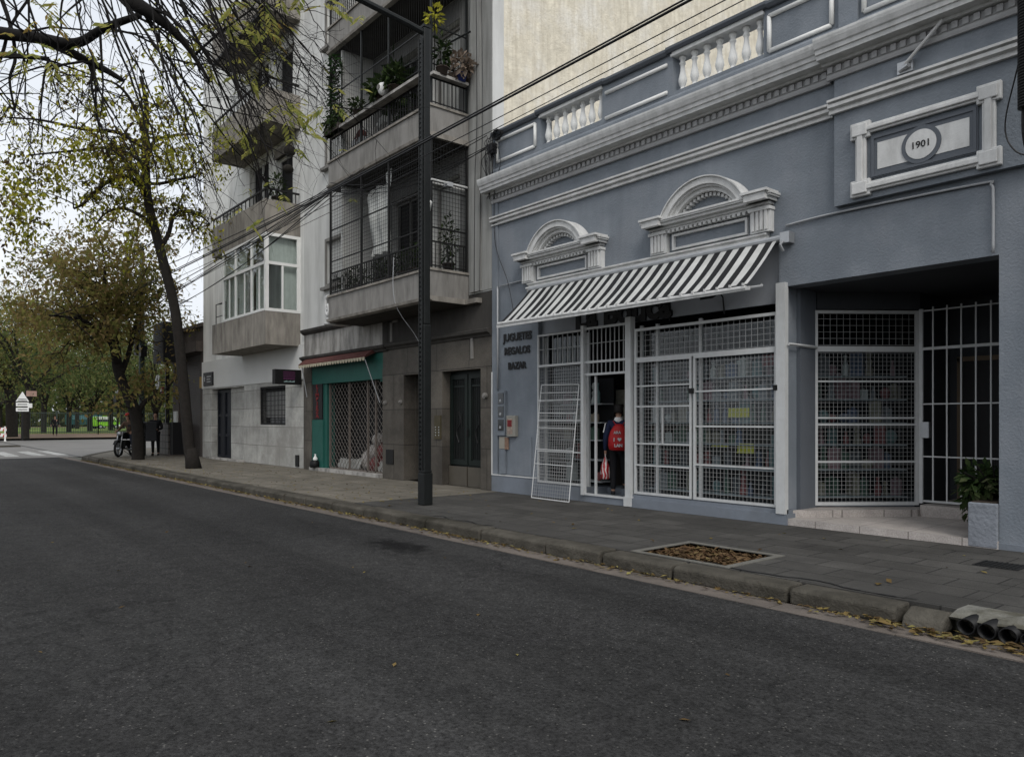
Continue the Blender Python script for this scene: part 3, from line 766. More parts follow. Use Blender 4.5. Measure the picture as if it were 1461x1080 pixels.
# angled grille and bar gate in the recess: built straight then turned into place
def along(a, b):
    ax = Vector((b[0]-a[0], b[1]-a[1], 0)); L = ax.length; ax.normalize(); nn = Vector((ax.y,-ax.x,0))
    return L, (lambda mb: setattr(mb,'v',[tuple(Vector((a[0],a[1],0))+ax*p[0]+nn*(-p[1])+Vector((0,0,p[2]))) for p in mb.v]))
L, tr = along((-5.62,10.38),(-4.68,11.60))
f = MB(); frame(f,0,L,.37,3.20,-.02,.02,.045); f.box(.04,L-.04,-.02,.02,2.60,2.68)
for z in (2.17,1.64,1.54,1.0): f.box(.04,L-.04,-.018,.012,z-.013,z+.013)
tr(f); fo = bp(f, 'security_grille', M['frame'])
w = MB(); grid(w,.04,L-.04,.42,2.58,0,24,36,.0023); grid(w,.04,L-.04,2.70,3.17,0,15,5,.0026); tr(w); bp(w, 'wire_mesh', M['wire'], fo)
m = MB(); m.box(.03,L-.03,-.20,-.192,.4,3.2)
m.v = [(p[0],-p[1],p[2]) for p in m.v]; tr(m); bp(m, 'window_pane', M['glass'])
f = MB(); x0, x1, y = -4.66,-3.05,11.6
f.box(x0,x1,y-.015,y+.015,2.62,2.66); f.box(x0,x1,y-.012,y+.012,.42,.45); f.box(x0,x1,y-.008,y+.008,1.07,1.09); f.box(x0,x1,y-.008,y+.008,1.83,1.85); f.box(x0,x1,y-.008,y+.008,3.18,3.2)
f.box(x0,x0+.05,y-.02,y+.02,.40,3.22)
for i in range(1,9): x = x0+i*.185; f.box(x-.0095,x+.0095,y-.0095,y+.0095,.42,3.24)
go = bp(f, 'bar_gate', M['frame'])
m = MB(); m.box(x0+.02,x0+.14,y-.04,y+.03,1.35,1.58); bp(m, 'lock_case', M['steel'], go)
# conduits, pipe, small fittings
m = MB(); m.tube(spline([(-5.64,YF-.03,4.31),(-4.9,YF-.03,4.335),(-3.25,YF-.03,4.31),(-3.1,YF-.03,4.27),(-3.08,YF-.03,4.1),(-3.08,YF-.03,3.5)],5), .016, 6)
bp(m, 'conduit', M['zinc'], smooth=True); m = MB(); m.tube([(-12.03,YF-.05,4.33),(-11.2,YF-.03,4.36)], .013, 6); m.tube([(-12.03,YF-.05,4.33),(-12.03,YF-.05,2.25)], .018, 6)
bp(m, 'conduit', M['zinc'], smooth=True)
# ================================================================== THINGS AT THE SHOP
A = thing('awning', (-8.33, YF, 4.1), 'black and white striped awning pulled out over the shop front', 'awning')
def ap(mb, name, mat, parent=None, smooth=False): return mb.build(name, mat, parent or A, smooth, True)
nx, ny = 100, 10; m = MB(); ax0, ax1 = -10.98, -5.72
for i in range(nx+1):
    x = ax0+(ax1-ax0)*i/nx
    for j in range(ny+1):
        t = j/ny
        y = YF-.10-(.74)*t; z = 4.10-.68*t + .018*math.sin(math.pi*t)*(-1) + .012*math.sin(x*7+1)*math.sin(math.pi*t) + .010*math.sin(x*23+3*t)*math.sin(math.pi*t) + (-.03 if 0 else 0)
        z += .025*(1-t)**2
        m.v.append((x,y,z))
for i in range(nx):
    for j in range(ny):
        a = i*(ny+1)+j; m.f.append((a,a+1,a+ny+2,a+ny+1))
ca = ap(m, 'canopy', M['stripes'], smooth=True); 
m = MB(); m.tube([(ax0-.02,YF-.86,3.405),(ax1+.0,YF-.86,3.365)], .03, 10); m.box(ax0-.05,ax1+.05,YF-.875,YF-.845,3.33,3.38)
for i in range(26): x = ax0+.1+i*.205; m.box(x-.012,x+.012,YF-.895,YF-.86,3.395,3.43)
ap(m, 'front_bar', M['trim'])
m = MB(); m.tube([(ax0,YF-.09,4.13),(ax1+.12,YF-.09,4.13)], .05, 10); ap(m, 'roller', M['steel'])
m = MB(); m.box(ax1+.06,ax1+.2,YF-.14,YF+.0,4.05,4.20); m.tube([(ax1+.10,YF-.12,4.08),(ax1+.13,YF-.25,4.0),(ax1+.15,YF-.2,3.92)],.02,6); ap(m,'winch', M['steel'])
for x in (ax0+.4, ax1-.3):
    m = MB(); m.tube([(x,YF-.02,3.55),(x+.28,YF-.45,3.44),(x+.02,YF-.84,3.37)], .018, 6); ap(m, 'folding_arm', M['zinc'])
# lettering
def sign(txt, x, z, size, label, bold, sx=1, y=YF-.018, d=.006):
    o = text_mesh('sign_lettering', txt, size, M['black'], None, (0,0,0), depth=d, bold=bold, sx=sx)
    o.location = (x,y,z); tag(o, label, 'sign lettering', None); return o
sign('JUGUETES', -11.45, 3.20, .21, 'black raised wall lettering under the awning end, topmost and longest of three words', .007, .92)
sign('REGALOS', -11.46, 2.93, .20, 'black raised wall lettering, middle one of three words on the blue wall', .007, .92)
sign('BAZAR', -11.46, 2.63, .19, 'black raised wall lettering, lowest and shortest of three words on the blue wall', .007, .92)
sign('La Botica', -8.80, 3.29, .60, 'large black shop name letters half hidden under the striped awning', .024, .98, YF+.075, .02)
# floodlights under the awning
def flood(x, z, label):
    t = thing('floodlight', (x, YF+.10, z), label, 'floodlight', 'floodlights above the shop window')
    m = MB(); m.tube([(0,0,-.25),(0,-.04,.0),(0,-.12,.06),(0,-.3,.04)], .012, 6); m.build('bracket', M['black'], t)
    m = MB(); m.prism([(-.33,.06),(-.48,.0),(-.45,-.07),(-.28,.02)], -.11, .11, 'x'); h = m.build('lamp_housing', M['blackplastic'], t)
    m = MB(); m.quad((-.09,-.472,-.012),(.09,-.472,-.012),(.09,-.452,-.06),(-.09,-.452,-.06)); m.v = [(a,b-.006,c) for a,b,c in m.v]; m.build('lens', M['carglass'], h)
    return t
flood(-7.75, 3.46, 'black floodlight on a bent arm beside the last shop name letter')
flood(-6.72, 3.46, 'black floodlight on a bent arm nearer the pier, clear of the lettering')
# bracket stub under the cornice
t = thing('wall_bracket', (-3.99, YF-.10, 5.86), 'white metal tube bracket sticking out below the right cornice', 'bracket')
m = MB(); m.tube([(0,0,.06),(.02,-.08,.05),(.46,-.14,.38)], .02, 8); m.build('arm', M['trim'], t)
m = MB(); m.box(-.09,.09,-.05,.0,-.04,.10); m.tube([(-.06,-.05,.0),(.06,-.09,.02)],.03,8); m.build('base_plate', M['steel'], t)
# meters and notices on the left wall
t = thing('meter_panel', (-11.91, YF-.03, 1.30), 'tall grey meter panel with three dark windows on the blue wall', 'meter panel')
m = MB(); m.box(-.12,.12,-.03,.03,0,.90); m.build('casing', M['blue'], t)
for i in range(3):
    m = MB(); m.box(-.085,.085,-.042,-.03,.10+i*.27,.32+i*.27); w = m.build('window', M['carglass'], t)
    m = MB(); m.box(-.035,.02,-.046,-.0425,.14+i*.27,.19+i*.27); m.build('dial', M['zinc'], w)
t = thing('letter_box', (-11.57, YF-.04, 1.28), 'beige wall letter box with a reddish poster on its front', 'letter box')
m = MB(); m.box(-.135,.135,-.05,.04,0,.42); bevel(m.build('casing', plain('beige_enamel',(.26,.25,.22),.5), t),.01)
m = MB(); m.box(-.10,.06,-.056,-.05,.05,.36); w = m.build('poster', plain('faded_poster_paper',(.30,.24,.20),.8,.5,14), t)
m = MB(); m.box(-.09,.045,-.060,-.0565,.20,.33); m.build('poster_picture', M['darkred'], w)
t = thing('notice', (-11.86, YF-.022, 1.03), 'small beige notice with a brown strip below the meter panel', 'notice')
m = MB(); m.box(-.14,.13,-.012,.02,0,.24); m.build('board', plain('beige_board',(.30,.28,.24),.7), t)
m = MB(); m.box(.05,.17,-.024,-.0125,-.01,.23); m.build('leaflet', plain('brown_leaflet',(.22,.14,.10),.7,.4,20), t)
# loose mesh panel leaning on the grille
p0, p1 = Vector((-10.66,9.33,.155)), Vector((-9.62,9.30,.155)); q0, q1 = Vector((-10.68,9.60,2.27)), Vector((-9.67,9.60,2.25))
t = thing('mesh_panel', (-10.15, 9.31, .15), 'loose white wire mesh panel leaning against the left window grille', 'mesh panel')
def P(s, r): return tuple((p0*(1-s)+p1*s)*(1-r)+(q0*(1-s)+q1*s)*r)
m = MB()
for a, b in (((0,0),(1,0)),((0,1),(1,1)),((0,0),(0,1)),((1,0),(1,1))): m.bar(P(*a),P(*b),.016)
for r in (.30,.43,.62,.75,.93): m.bar(P(0,r),P(1,r),.013)
f = m.build('frame', M['frame'], t, False, True)
m = MB()
for i in range(1,16): m.tube([P(i/16,0),P(i/16,1)],.0032,4)
for i in range(1,33): m.tube([P(0,i/33),P(1,i/33)],.0032,4)
m.build('wire_mesh', M['wire'], f, False, True)
# planter and shrub in the entrance
t = thing('planter', (-3.18, 10.0, .15), 'rough blue grey rendered planter box at the entrance pier', 'planter')
m = MB(); m.box(-3.34,-3.035,YF-.035,10.5,.15,.66); bevel(m.build('box', plain('rough_blue_render',(.20,.215,.24),.9,.15,5,.8,22), t, False, True),.015)
m = MB(); m.box(-3.31,-3.05,YF+.0,10.46,.6,.672); m.build('soil', plain('planter_soil',(.04,.03,.022),.95), t, False, True)
def foliage(name, mat, c, rad, n, L, parent=None, seed=0, droop=.0, up=.5):
    r = random.Random(seed); m = MB()
    for i in range(n):
        d = Vector((r.gauss(0,1), r.gauss(0,1), r.gauss(0,1))); d.normalize(); k = r.random()**.45
        p = Vector((c[0]+d.x*rad[0]*k, c[1]+d.y*rad[1]*k, c[2]+d.z*rad[2]*k))
        dd = (d*.7+Vector((r.uniform(-.6,.6), r.uniform(-.6,.6), r.uniform(-.6,.6)-droop))).normalized()
        nn = Vector((r.uniform(-.7,.7), r.uniform(-.7,.7), up+r.random())).normalized()
        l = L*r.uniform(.6,1.25); m.leaf(p, dd, l*.5, l, nn)
    return m if parent is None else m.build(name, mat, parent)
t = thing('shrub', (-3.22, 10.02, .66), 'dark leafy shrub spilling over the planter beside the bar gate', 'plant')
m = MB()
for i in range(9):
    a = i*.7; m.tube(spline([(0,0,0),(.08*math.cos(a),.15*math.sin(a),.2),(-.1+.22*math.cos(a),.3*math.sin(a),.36+.1*math.sin(i))],4),.008,5)
m.build('stems', M['twig'], t)
m = foliage('f', None, (-.10,.05,.22), (.25,.36,.20), 360, .12, None, 5, .2)
m2 = foliage('f', None, (-.27,.25,-.02), (.16,.3,.3), 150, .12, None, 6, .5)
n = len(m.v); m.v += m2.v; m.f += [tuple(i+n for i in f) for f in m2.f]
m.build('leaves', M['plant'], t)
# shelves with goods inside
goods_cols = [plain('goods_%s'%n, tuple(.02+.4*sum(c)/3+.8*q for q in c), .6, .15, 9) for n, c in (('tan',(.24,.19,.12)),('pale',(.40,.39,.36)),('blue',(.05,.08,.16)),('green',(.04,.10,.06)),('red',(.25,.03,.03)),('dark',(.05,.05,.06)),('teal',(.07,.16,.16)),('pink',(.28,.12,.14)),('grey',(.16,.16,.17)))]
def shelf(loc, L, rz, label, heights, seed, x0=0, group='goods on the shop shelves'):
    t = thing('display_shelf', loc, label, 'shelf', 'display shelves inside the shop', rz)
    for h in heights:
        m = MB(); m.box(0,L,-.05,.28,h,h+.02); m.build('shelf_board', M['zinc'], t)
    m = MB(); m.box(0,L,.28,.30,.2,heights[-1]+.5); m.build('back_panel', M['dark'], t)
    Mx = Matrix.Translation(Vector(loc)) @ Matrix.Rotation(rz,4,'Z')
    r = random.Random(seed)
    return t, Mx, r
protos = {}
def goods_item(kind, ci):
    if (kind,ci) in protos:
        return protos[(kind,ci)]
    m = MB()
    if kind == 'toy_box':
        m.box(-.07,.07,-.05,.05,0,.20); m.prism([(-.05,.20),(.05,.20),(.0,.235)],-.02,.02,'x'); 
    elif kind == 'bottle': m.lathe([(.035,0),(.04,.02),(.04,.12),(.018,.16),(.016,.20),(.022,.205),(.022,.23)],0,0,10)
    elif kind == 'ball': m.ball((0,0,.075),.075,12,8); m.lathe([(.03,0),(.03,.008)],0,0,10)
    elif kind == 'doll': m.lathe([(.05,0),(.055,.03),(.03,.10),(.045,.14),(.02,.17),(.035,.19),(.042,.22),(.03,.26),(.005,.27)],0,0,10)
    me = bpy.data.meshes.new(kind); me.from_pydata(m.v,[],m.f); me.materials.append(goods_cols[ci])
    protos[(kind,ci)] = me; return me
GL = {'toy_box':'small boxed toy on a shop shelf behind the white wire mesh','bottle':'small bottle on a shop shelf behind the white wire mesh','ball':'small ball on a shop shelf behind the white wire mesh','doll':'small figurine on a shop shelf behind the white wire mesh'}
def fill(Mx, r, L, heights, skip=.1):
    for h in heights:
        x = .1
        while x < L-.08:
            if r.random() > skip:
                k = r.choice(['toy_box','toy_box','toy_box','bottle','doll','ball']); me = goods_item(k, r.randrange(len(goods_cols)))
                o = bpy.data.objects.new(k, me); COL.objects.link(o)
                o.location = Mx @ Vector((x, .06+r.uniform(-.04,.08), h+.021)); o.rotation_euler = (0,0,r.uniform(-.5,.5)); s = r.uniform(.75,1.3); o.scale = (s,s,s*r.uniform(.8,1.4))
                tag(o, GL[k], k.replace('_',' '), k.replace('_',' ')+' goods on the shop shelves')
            x += r.uniform(.135,.2)
H = [.45,.85,1.22,1.55,1.9,2.25]
t, Mx, r = shelf((-8.35, YF+.34, 0), 2.5, 0, 'long display shelf with toys behind the main shop window', H, 3); fill(Mx, r, 2.5, H)
t, Mx, r = shelf((-10.75, YF+.55, 0), 1.1, 0, 'short display shelf behind the left window and leaning panel', H[:5], 4); fill(Mx, r, 1.1, H[:5], .3)
t, Mx, r = shelf((-5.62-.25, 10.38+.25, 0), 1.5, math.atan2(1.22,.94), 'display shelf behind the angled grille of the entrance', H, 5); fill(Mx, r, 1.5, H)
for (x, z, w, lab) in ((-6.62,1.66,.36,'larger yellow price card in the main shop window'),(-6.50,1.12,.28,'smaller yellow price card low in the main shop window'),(-6.95,1.20,.3,'thin yellow price strip low in the main shop window')):
    m = MB(); h = .13 if w != .3 else .035; m.box(x-w/2,x+w/2,YF+.32,YF+.335,z,z+h); m.box(x-w/2,x+w/2,YF+.30,YF+.34,z-.012,z)
    solo(m, 'price_card', M['yellow'], lab, 'price card', 'yellow price cards in the shop')
m = MB(); m.box(-6.16,-5.86,YF+.22,YF+.24,2.40,2.56); m.box(-6.12,-5.90,YF+.215,YF+.222,2.43,2.53)
solo(m, 'window_sticker', M['darkred'], 'red sticker in the top corner of the main shop window', 'sticker')
m = MB(); m.box(-10.55,-9.0,13.2,13.4,1.5,2.3)
for (x, z, w, h, lab) in ((-9.75,1.55,.36,.62,'pale framed board on the shop wall seen through the open door'),):
    m = MB(); m.box(x-w/2,x+w/2,10.9,10.93,z,z+h); frame(m,x-w/2-.02,x+w/2+.02,z-.02,z+h+.02,10.88,10.9,.02)
    solo(m, 'notice_board', plain('pale_board',(.30,.29,.24),.7,.3,8), lab, 'notice board')
t = thing('shop_counter', (-9.9, 10.75, .38), 'dark shop counter with small goods inside the open door', 'counter')
m = MB(); m.box(-.35,.25,-.2,.2,0,.95); m.build('counter_body', M['brown'], t); m = MB(); m.box(-.38,.28,-.23,.23,.95,.98); m.build('counter_top', M['zinc'], t)

# ================================================================== PEOPLE
def skin_mesh(name, joints, edges, mat, parent=None, sub=2, root=None):
    """grow one continuous surface over a skeleton"""
    ks = list(joints); me = bpy.data.meshes.new(name)
    me.from_pydata([joints[k][:3] for k in ks], [(ks.index(a),ks.index(b)) for a,b in edges], [])
    o = bpy.data.objects.new(name, me); COL.objects.link(o)
    o.modifiers.new('skin','SKIN'); s = o.modifiers.new('sub','SUBSURF'); s.levels = sub; s.render_levels = sub
    for i, k in enumerate(ks):
        r = joints[k][3]; rr = r if isinstance(r, tuple) else (r, r)
        me.skin_vertices[0].data[i].radius = rr; me.skin_vertices[0].data[i].use_root = (k == (root or ks[0]))
    bpy.context.view_layer.update()
    nm = bpy.data.meshes.new_from_object(o.evaluated_get(bpy.context.evaluated_depsgraph_get()))
    bpy.data.objects.remove(o); nm.name = name
    for p in nm.polygons: p.use_smooth = True
    nm.materials.clear(); nm.materials.append(mat)
    q = bpy.data.objects.new(name, nm); COL.objects.link(q)
    if parent is not None: q.parent = parent
    return q
BASE = {'pelvis':(0,0,.95,.115),'waist':(0,0,1.09,.105),'chest':(0,.01,1.30,.135),'neck0':(0,.015,1.44,.065),'neck':(0,.0,1.52,.05),
 'jaw':(0,-.025,1.585,.07),'head':(0,-.01,1.66,.092),'crown':(0,.0,1.725,.075),
 'shL':(.17,.01,1.405,.06),'elL':(.235,.03,1.13,.043),'wrL':(.245,-.04,.90,.028),
 'shR':(-.17,.01,1.405,.06),'elR':(-.235,.03,1.13,.043),'wrR':(-.245,-.04,.90,.028),
 'hipL':(.09,0,.89,.088),'knL':(.10,-.025,.50,.060),'anL':(.10,.02,.09,.040),'toL':(.115,-.14,.035,.033),
 'hipR':(-.09,0,.89,.088),'knR':(-.10,-.025,.50,.060),'anR':(-.10,.02,.09,.040),'toR':(-.115,-.14,.035,.033)}
EDG = [('pelvis','waist'),('waist','chest'),('chest','neck0'),('neck0','neck'),('neck','jaw'),('jaw','head'),('head','crown'),
 ('chest','shL'),('shL','elL'),('elL','wrL'),('chest','shR'),('shR','elR'),('elR','wrR'),
 ('pelvis','hipL'),('hipL','knL'),('knL','anL'),('anL','toL'),('pelvis','hipR'),('hipR','knR'),('knR','anR'),('anR','toR')]
def person(loc, rz, label, pose, top, legs, hairm=None, cap=None, H=1.75, coat=None, sleeve=None):
    t = thing('person', loc, label, 'person', None, rz)
    J = dict(BASE); J.update({k:(v+(BASE[k][3],) if len(v) == 3 else v) for k, v in pose.items()})
    s = H/1.75; J = {k:(a*s,b*s,c*s,r*s) for k,(a,b,c,r) in J.items()}
    body = dict(J); E = list(EDG)
    # nose and hands with five fingers
    hx, hy, hz, hr = J['head']; body['nose'] = (hx, hy-.098*s, hz-.02*s, .014*s); E.append(('head','nose'))
    for S in 'LR':
        w = Vector(J['wr'+S][:3]); e = Vector(J['el'+S][:3]); d = (w-e).normalized()
        sd = d.cross(Vector((0,1,0)) if abs(d.y) < .8 else Vector((0,0,1))).normalized(); up = sd.cross(d).normalized()
        body['palm'+S] = tuple(w+d*.055*s)+(.026*s,); E.append(('wr'+S,'palm'+S))
        for f, (off, ln) in enumerate(((-.027,.075),(-.009,.088),(.009,.082),(.026,.062))):
            a = w+d*.085*s+up*off*s; b = w+d*(.085+ln*.5)*s+up*off*1.1*s+sd*.006*s; c = w+d*(.085+ln*.85)*s+up*off*1.1*s+sd*.028*s
            for k, q in enumerate((a,b,c)): body['f%s%d%d'%(S,f,k)] = tuple(q)+(.0085*s,)
            E += [('palm'+S,'f%s%d0'%(S,f)),('f%s%d0'%(S,f),'f%s%d1'%(S,f)),('f%s%d1'%(S,f),'f%s%d2'%(S,f))]
        a = w+d*.04*s-up*.038*s; b = w+d*.075*s-up*.05*s+sd*.015*s
        body['t%s0'%S] = tuple(a)+(.010*s,); body['t%s1'%S] = tuple(b)+(.009*s,); E += [('palm'+S,'t%s0'%S),('t%s0'%S,'t%s1'%S)]
    skin_mesh('body', body, E, M['skin'], t, 2, 'pelvis')
    g = lambda k, dr: J[k][:3]+(J[k][3]*1.0+dr*s,)
    jk = {k:g(k,.016) for k in ('waist','chest','shL','elL','shR','elR')}; jk['pelvis'] = g('pelvis',.022); jk['neck0'] = g('neck0',.012)
    for S in 'LR':
        w = Vector(J['wr'+S][:3]); e = Vector(J['el'+S][:3]); q = e*.06+w*.94; jk['wr'+S] = tuple(q)+(J['wr'+S][3]+.012*s,)
        h = J['hip'+S]; jk['hem'+S] = (h[0],h[1],h[2]+ .01*s, h[3]+.022*s)
    je = [('waist','chest'),('chest','neck0'),('chest','shL'),('shL','elL'),('elL','wrL'),('chest','shR'),('shR','elR'),('elR','wrR'),('waist','pelvis'),('pelvis','hemL'),('pelvis','hemR')]
    jo = skin_mesh('jacket', jk, je, top, t, 2, 'waist')
    tk = {k:g(k,.012) for k in ('pelvis','hipL','hipR','knL','knR')}
    for S in 'LR':
        a = J['an'+S]; tk['an'+S] = (a[0],a[1],a[2]+.0,a[3]+.014*s)
    skin_mesh('trousers', tk, [('pelvis','hipL'),('hipL','knL'),('knL','anL'),('pelvis','hipR'),('hipR','knR'),('knR','anR')], legs, t, 2, 'pelvis')
    for S in 'LR':
        a, b = J['an'+S], J['to'+S]
        bk = (a[0]*1.5-b[0]*.5+ (a[0]-b[0])*-.25, a[1]*1.2-b[1]*.2, .045*s+ (a[2]-.09*s))
        skin_mesh('shoe', {'h':(a[0],a[1]+.02*s,max(.045*s,a[2]-.05*s),.05*s),'m':((a[0]+b[0])/2,(a[1]+b[1])/2,b[2]+.012*s,.048*s),'t':(b[0],b[1]-.015*s,b[2]+.004*s,.040*s)}, [('h','m'),('m','t')], M['shoe'], t, 2, 'h')
    hd = Vector(J['head'][:3]); cr = Vector(J['crown'][:3])
    hair = {'a':tuple(hd+Vector((0,.03,.015))*s)+(.095*s,),'b':tuple(cr+Vector((0,.012,.012))*s)+(.084*s,),'c':tuple(hd+Vector((0,.055,-.05))*s)+(.06*s,)}
    skin_mesh('hair', hair, [('a','b'),('a','c')], M['hair'], t, 2, 'a')
    m = MB()
    for S in (-1,1): m.ball((hd.x+S*.035*s, hd.y-.086*s, hd.z+.012*s), .013*s, 8, 6)
    m.build('eyes', M['hair'], t)
    if cap:
        m = MB(); c = cr+Vector((0,0,.015*s)); m.lathe([(.104*s,-.03*s),(.106*s,.0),(.09*s,.05*s),(.05*s,.078*s),(.002,.086*s)], c.x, c.y, 14, c.z)
        m.prism([(c.x-.07*s,c.y-.08*s),(c.x+.07*s,c.y-.08*s),(c.x+.05*s,c.y-.19*s),(c.x-.05*s,c.y-.19*s)], c.z-.03*s, c.z-.015*s)
        m.build('cap', cap, t, True)
    return t, J
# schoolgoer going in at the shop door
face = math.atan2(-.52,-.85)+math.pi/2                                 # turned towards the shop interior and left
rzp = math.atan2(.80,-.60)+math.pi/2
pp, J = person((-9.19, 10.12, .27), rzp, 'person in a navy tracksuit stepping in at the shop door with a bag', {
   'wrL':(.26,-.02,.84),'elL':(.25,.05,1.10),'shL':(.175,.01,1.40),
   'jaw':(0,-.05,1.575),'head':(0,-.045,1.65),'crown':(0,-.04,1.715),'elR':(-.22,-.02,1.14),'wrR':(-.17,-.23,1.05),
   'knR':(-.10,-.10,.52),'anR':(-.10,-.20,.19),'toR':(-.11,-.36,.14),'knL':(.10,-.01,.50),'anL':(.10,.05,.09),'toL':(.12,-.11,.035)}, M['navy'], M['blackcloth'], H=1.60)
m = MB()
s16 = 1.60/1.75
a, b = Vector(J['shL'][:3]), Vector(J['elL'][:3])
m.tube([a+Vector((.072,.01,.0)), a*.4+b*.6+Vector((.066,.01,0))], .010, 6); m.build('sleeve_stripe', M['white'], pp)
m = MB(); m.lathe([(.075,0),(.085,.03),(.07,.075),(.06,.09)], 0,.012,14,1.30); m.build('collar', M['white'], pp, True)
RM = Matrix.Translation(Vector((-9.19,10.12,.27))) @ Matrix.Rotation(rzp,4,'Z')
bk = thing('backpack', tuple(RM @ Vector((-.03,.23,.80))), 'red drawstring backpack with white lettering on the back of the person in the doorway', 'backpack', None, rzp)
m = MB(); pr = [(.12,0),(.175,.02),(.195,.10),(.19,.22),(.155,.34),(.10,.43),(.05,.47)]
n = 18
for (r_, z_) in pr:
    for j in range(n):
        a = 2*math.pi*j/n; m.v.append((r_*math.cos(a), r_*.60*math.sin(a), z_))
for i in range(len(pr)-1):
    for j in range(n):
        q = i*n+j; w = i*n+(j+1)%n; m.f.append((q,w,w+n,q+n))
m.f.append(tuple(range(n-1,-1,-1))); m.f.append(tuple((len(pr)-1)*n+j for j in range(n)))
m.build('bag_body', M['redcloth'], bk, True)
for S in (-1,1):
    m = MB(); m.tube(spline([(S*.06,-.03,.45),(S*.12,-.16,.52),(S*.145,-.31,.40),(S*.15,-.26,.2),(S*.15,-.05,.05)],5), .010, 6); m.build('strap', M['redcloth'], bk, True)
text_mesh('lettering', 'ARA', .065, M['zinc'], bk, (.02,.125,.30), (math.pi/2,0,math.pi), .002, .002).rotation_euler = (0,0,0)
text_mesh('lettering', 'I', .09, M['zinc'], bk, (.075,.127,.165), (math.pi/2,0,math.pi), .002, .003)
text_mesh('lettering', 'LAN', .075, M['zinc'], bk, (.0,.128,.07), (math.pi/2,0,math.pi), .002, .003)
m = MB(); hp = [(.035*math.sin(q)**3*1.0, .9*(.0325*math.cos(q)-.0125*math.cos(2*q)-.005*math.cos(3*q)-.0025*math.cos(4*q))) for q in [2*math.pi*i/20 for i in range(20)]]
m.prism([(-.02+x,.20+z) for x,z in hp], .112,.130,'y'); m.build('heart_print', M['zinc'], bk)
w = RM @ Vector((J['wrL'][0],J['wrL'][1],J['wrL'][2]-.09))
bg = thing('carrier_bag', (w.x,w.y,w.z-.40), 'red and white striped bag hanging from the hand of the person in the doorway', 'bag', None, rzp)
m = MB(); pr = [(.12,0),(.145,.02),(.15,.12),(.125,.25),(.06,.34),(.025,.40)]; n = 20
for (r_, z_) in pr:
    for j in range(n):
        a = 2*math.pi*j/n; m.v.append((r_*.55*math.cos(a)*(1+.08*math.sin(5*a)), r_*math.sin(a)*(1+.06*math.sin(7*a)), z_))
for i in range(len(pr)-1):
    for j in range(n):
        q = i*n+j; ww = i*n+(j+1)%n; m.f.append((q,ww,ww+n,q+n))
m.f.append(tuple(range(n-1,-1,-1)))
def bagmat():
    mt, nt, b = nodes('red_white_striped_plastic'); v = obco(nt)
    wv = N(nt,'ShaderNodeTexWave',Scale=5.5,Distortion=5.0); wv.inputs['Detail Scale'].default_value = 1.2; nt.links.new(v, wv.inputs['Vector'])
    nt.links.new(ramp(nt, wv.outputs['Fac'], [(.60,(.36,.015,.02)),(.70,(.62,.58,.56))]), b.inputs['Base Color']); b.inputs['Roughness'].default_value = .4; return mt
m.build('bag_body', bagmat(), bg, True)
m = MB(); m.tube([(0,-.02,.38),(0,-.015,.45),(0,.015,.45),(0,.02,.38)], .008, 5); m.build('handle', M['white'], bg)
# ================================================================== GREY APARTMENT BUILDING
AX0, AX1 = -21.40, -12.26
P_ = thing('apartment_building', (-16.8, YF, .15), 'grey apartment building with caged plant filled balconies above two dark doors', 'building')
def pa(mb, name, mat, parent=None, smooth=False): return mb.build(name, mat, parent or P_, smooth, True)
FZ = [0, 3.40, 6.80, 10.2]
bh = []
for dz in FZ:
    bh += [(-19.86,-18.0,5.43+dz,6.70+dz), (-16.3,-15.1,4.75+dz,7.0+dz), (-14.5,-13.4,4.75+dz,7.0+dz)]
m = MB(); wall(m, AX0, AX1, 4.30, 17.5, YF, YF+.3, bh)
pa(m, 'wall', M['aptwall'])
m = MB(); m.box(-13.06,AX1-.002,YF-.02,YF,4.33,17.5); m.box(-12.95, -12.62, YF-.06, YF-.02, 4.33, 17.5); pa(m, 'pilaster', M['aptgrey'])
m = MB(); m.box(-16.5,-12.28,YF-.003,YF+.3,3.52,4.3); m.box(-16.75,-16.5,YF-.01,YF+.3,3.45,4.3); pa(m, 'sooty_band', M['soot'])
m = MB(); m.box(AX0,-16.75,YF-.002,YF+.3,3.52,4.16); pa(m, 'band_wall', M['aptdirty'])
m = MB(); m.box(AX0,-20.86,YF-.02,YF+.3,.15,3.36); pa(m,'shop_pilaster',M['granite']); m = MB(); m.box(-16.72,-15.71,YF-.02,YF+.3,.15,2.70); m.box(-14.82,-14.07,YF-.02,YF+.3,.15,2.70); m.box(-12.64,AX1,YF-.02,YF+.3,.15,2.70)
m.box(-16.72,AX1-.01,YF-.025,YF+.3,2.70,2.90); m.box(-16.72,AX1-.005,YF-.01,YF+.3,2.90,3.36)
m.box(-15.71,-15.69,YF+.3,10.5,.15,2.7); m.box(-15.71,-14.82,10.5,10.6,.15,2.7); m.box(-14.82,-14.80,YF+.3,10.5,.15,2.7)
pa(m, 'stone_cladding', M['granite'])
m = MB()
pr = [(YF,3.36),(YF-.05,3.36),(YF-.07,3.40),(YF-.14,3.44),(YF-.15,3.50),(YF-.05,3.53),(YF,3.53)]
m.prism(pr, -16.45, AX1-.004, 'x'); m.prism([(y-.02 if y < YF else y, z-.02) for y,z in pr], AX0+.01, -16.45, 'x')
m.prism([(YF,4.15),(YF-.06,4.16),(YF-.13,4.22),(YF-.14,4.29),(YF-.04,4.32),(YF,4.32)], AX0+.01, -16.55, 'x')
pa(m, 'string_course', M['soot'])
m = MB(); m.box(-16.35,-16.25,YF-.03,YF,3.55,4.1); m.box(-16.35,-16.0,YF-.03,YF,4.02,4.12); pa(m, 'raised_strip', M['balcony'])
m = MB(); m.box(-12.98,-12.9,YF-.04,YF,2.92,3.36); pa(m, 'raised_strip', M['balcony'])
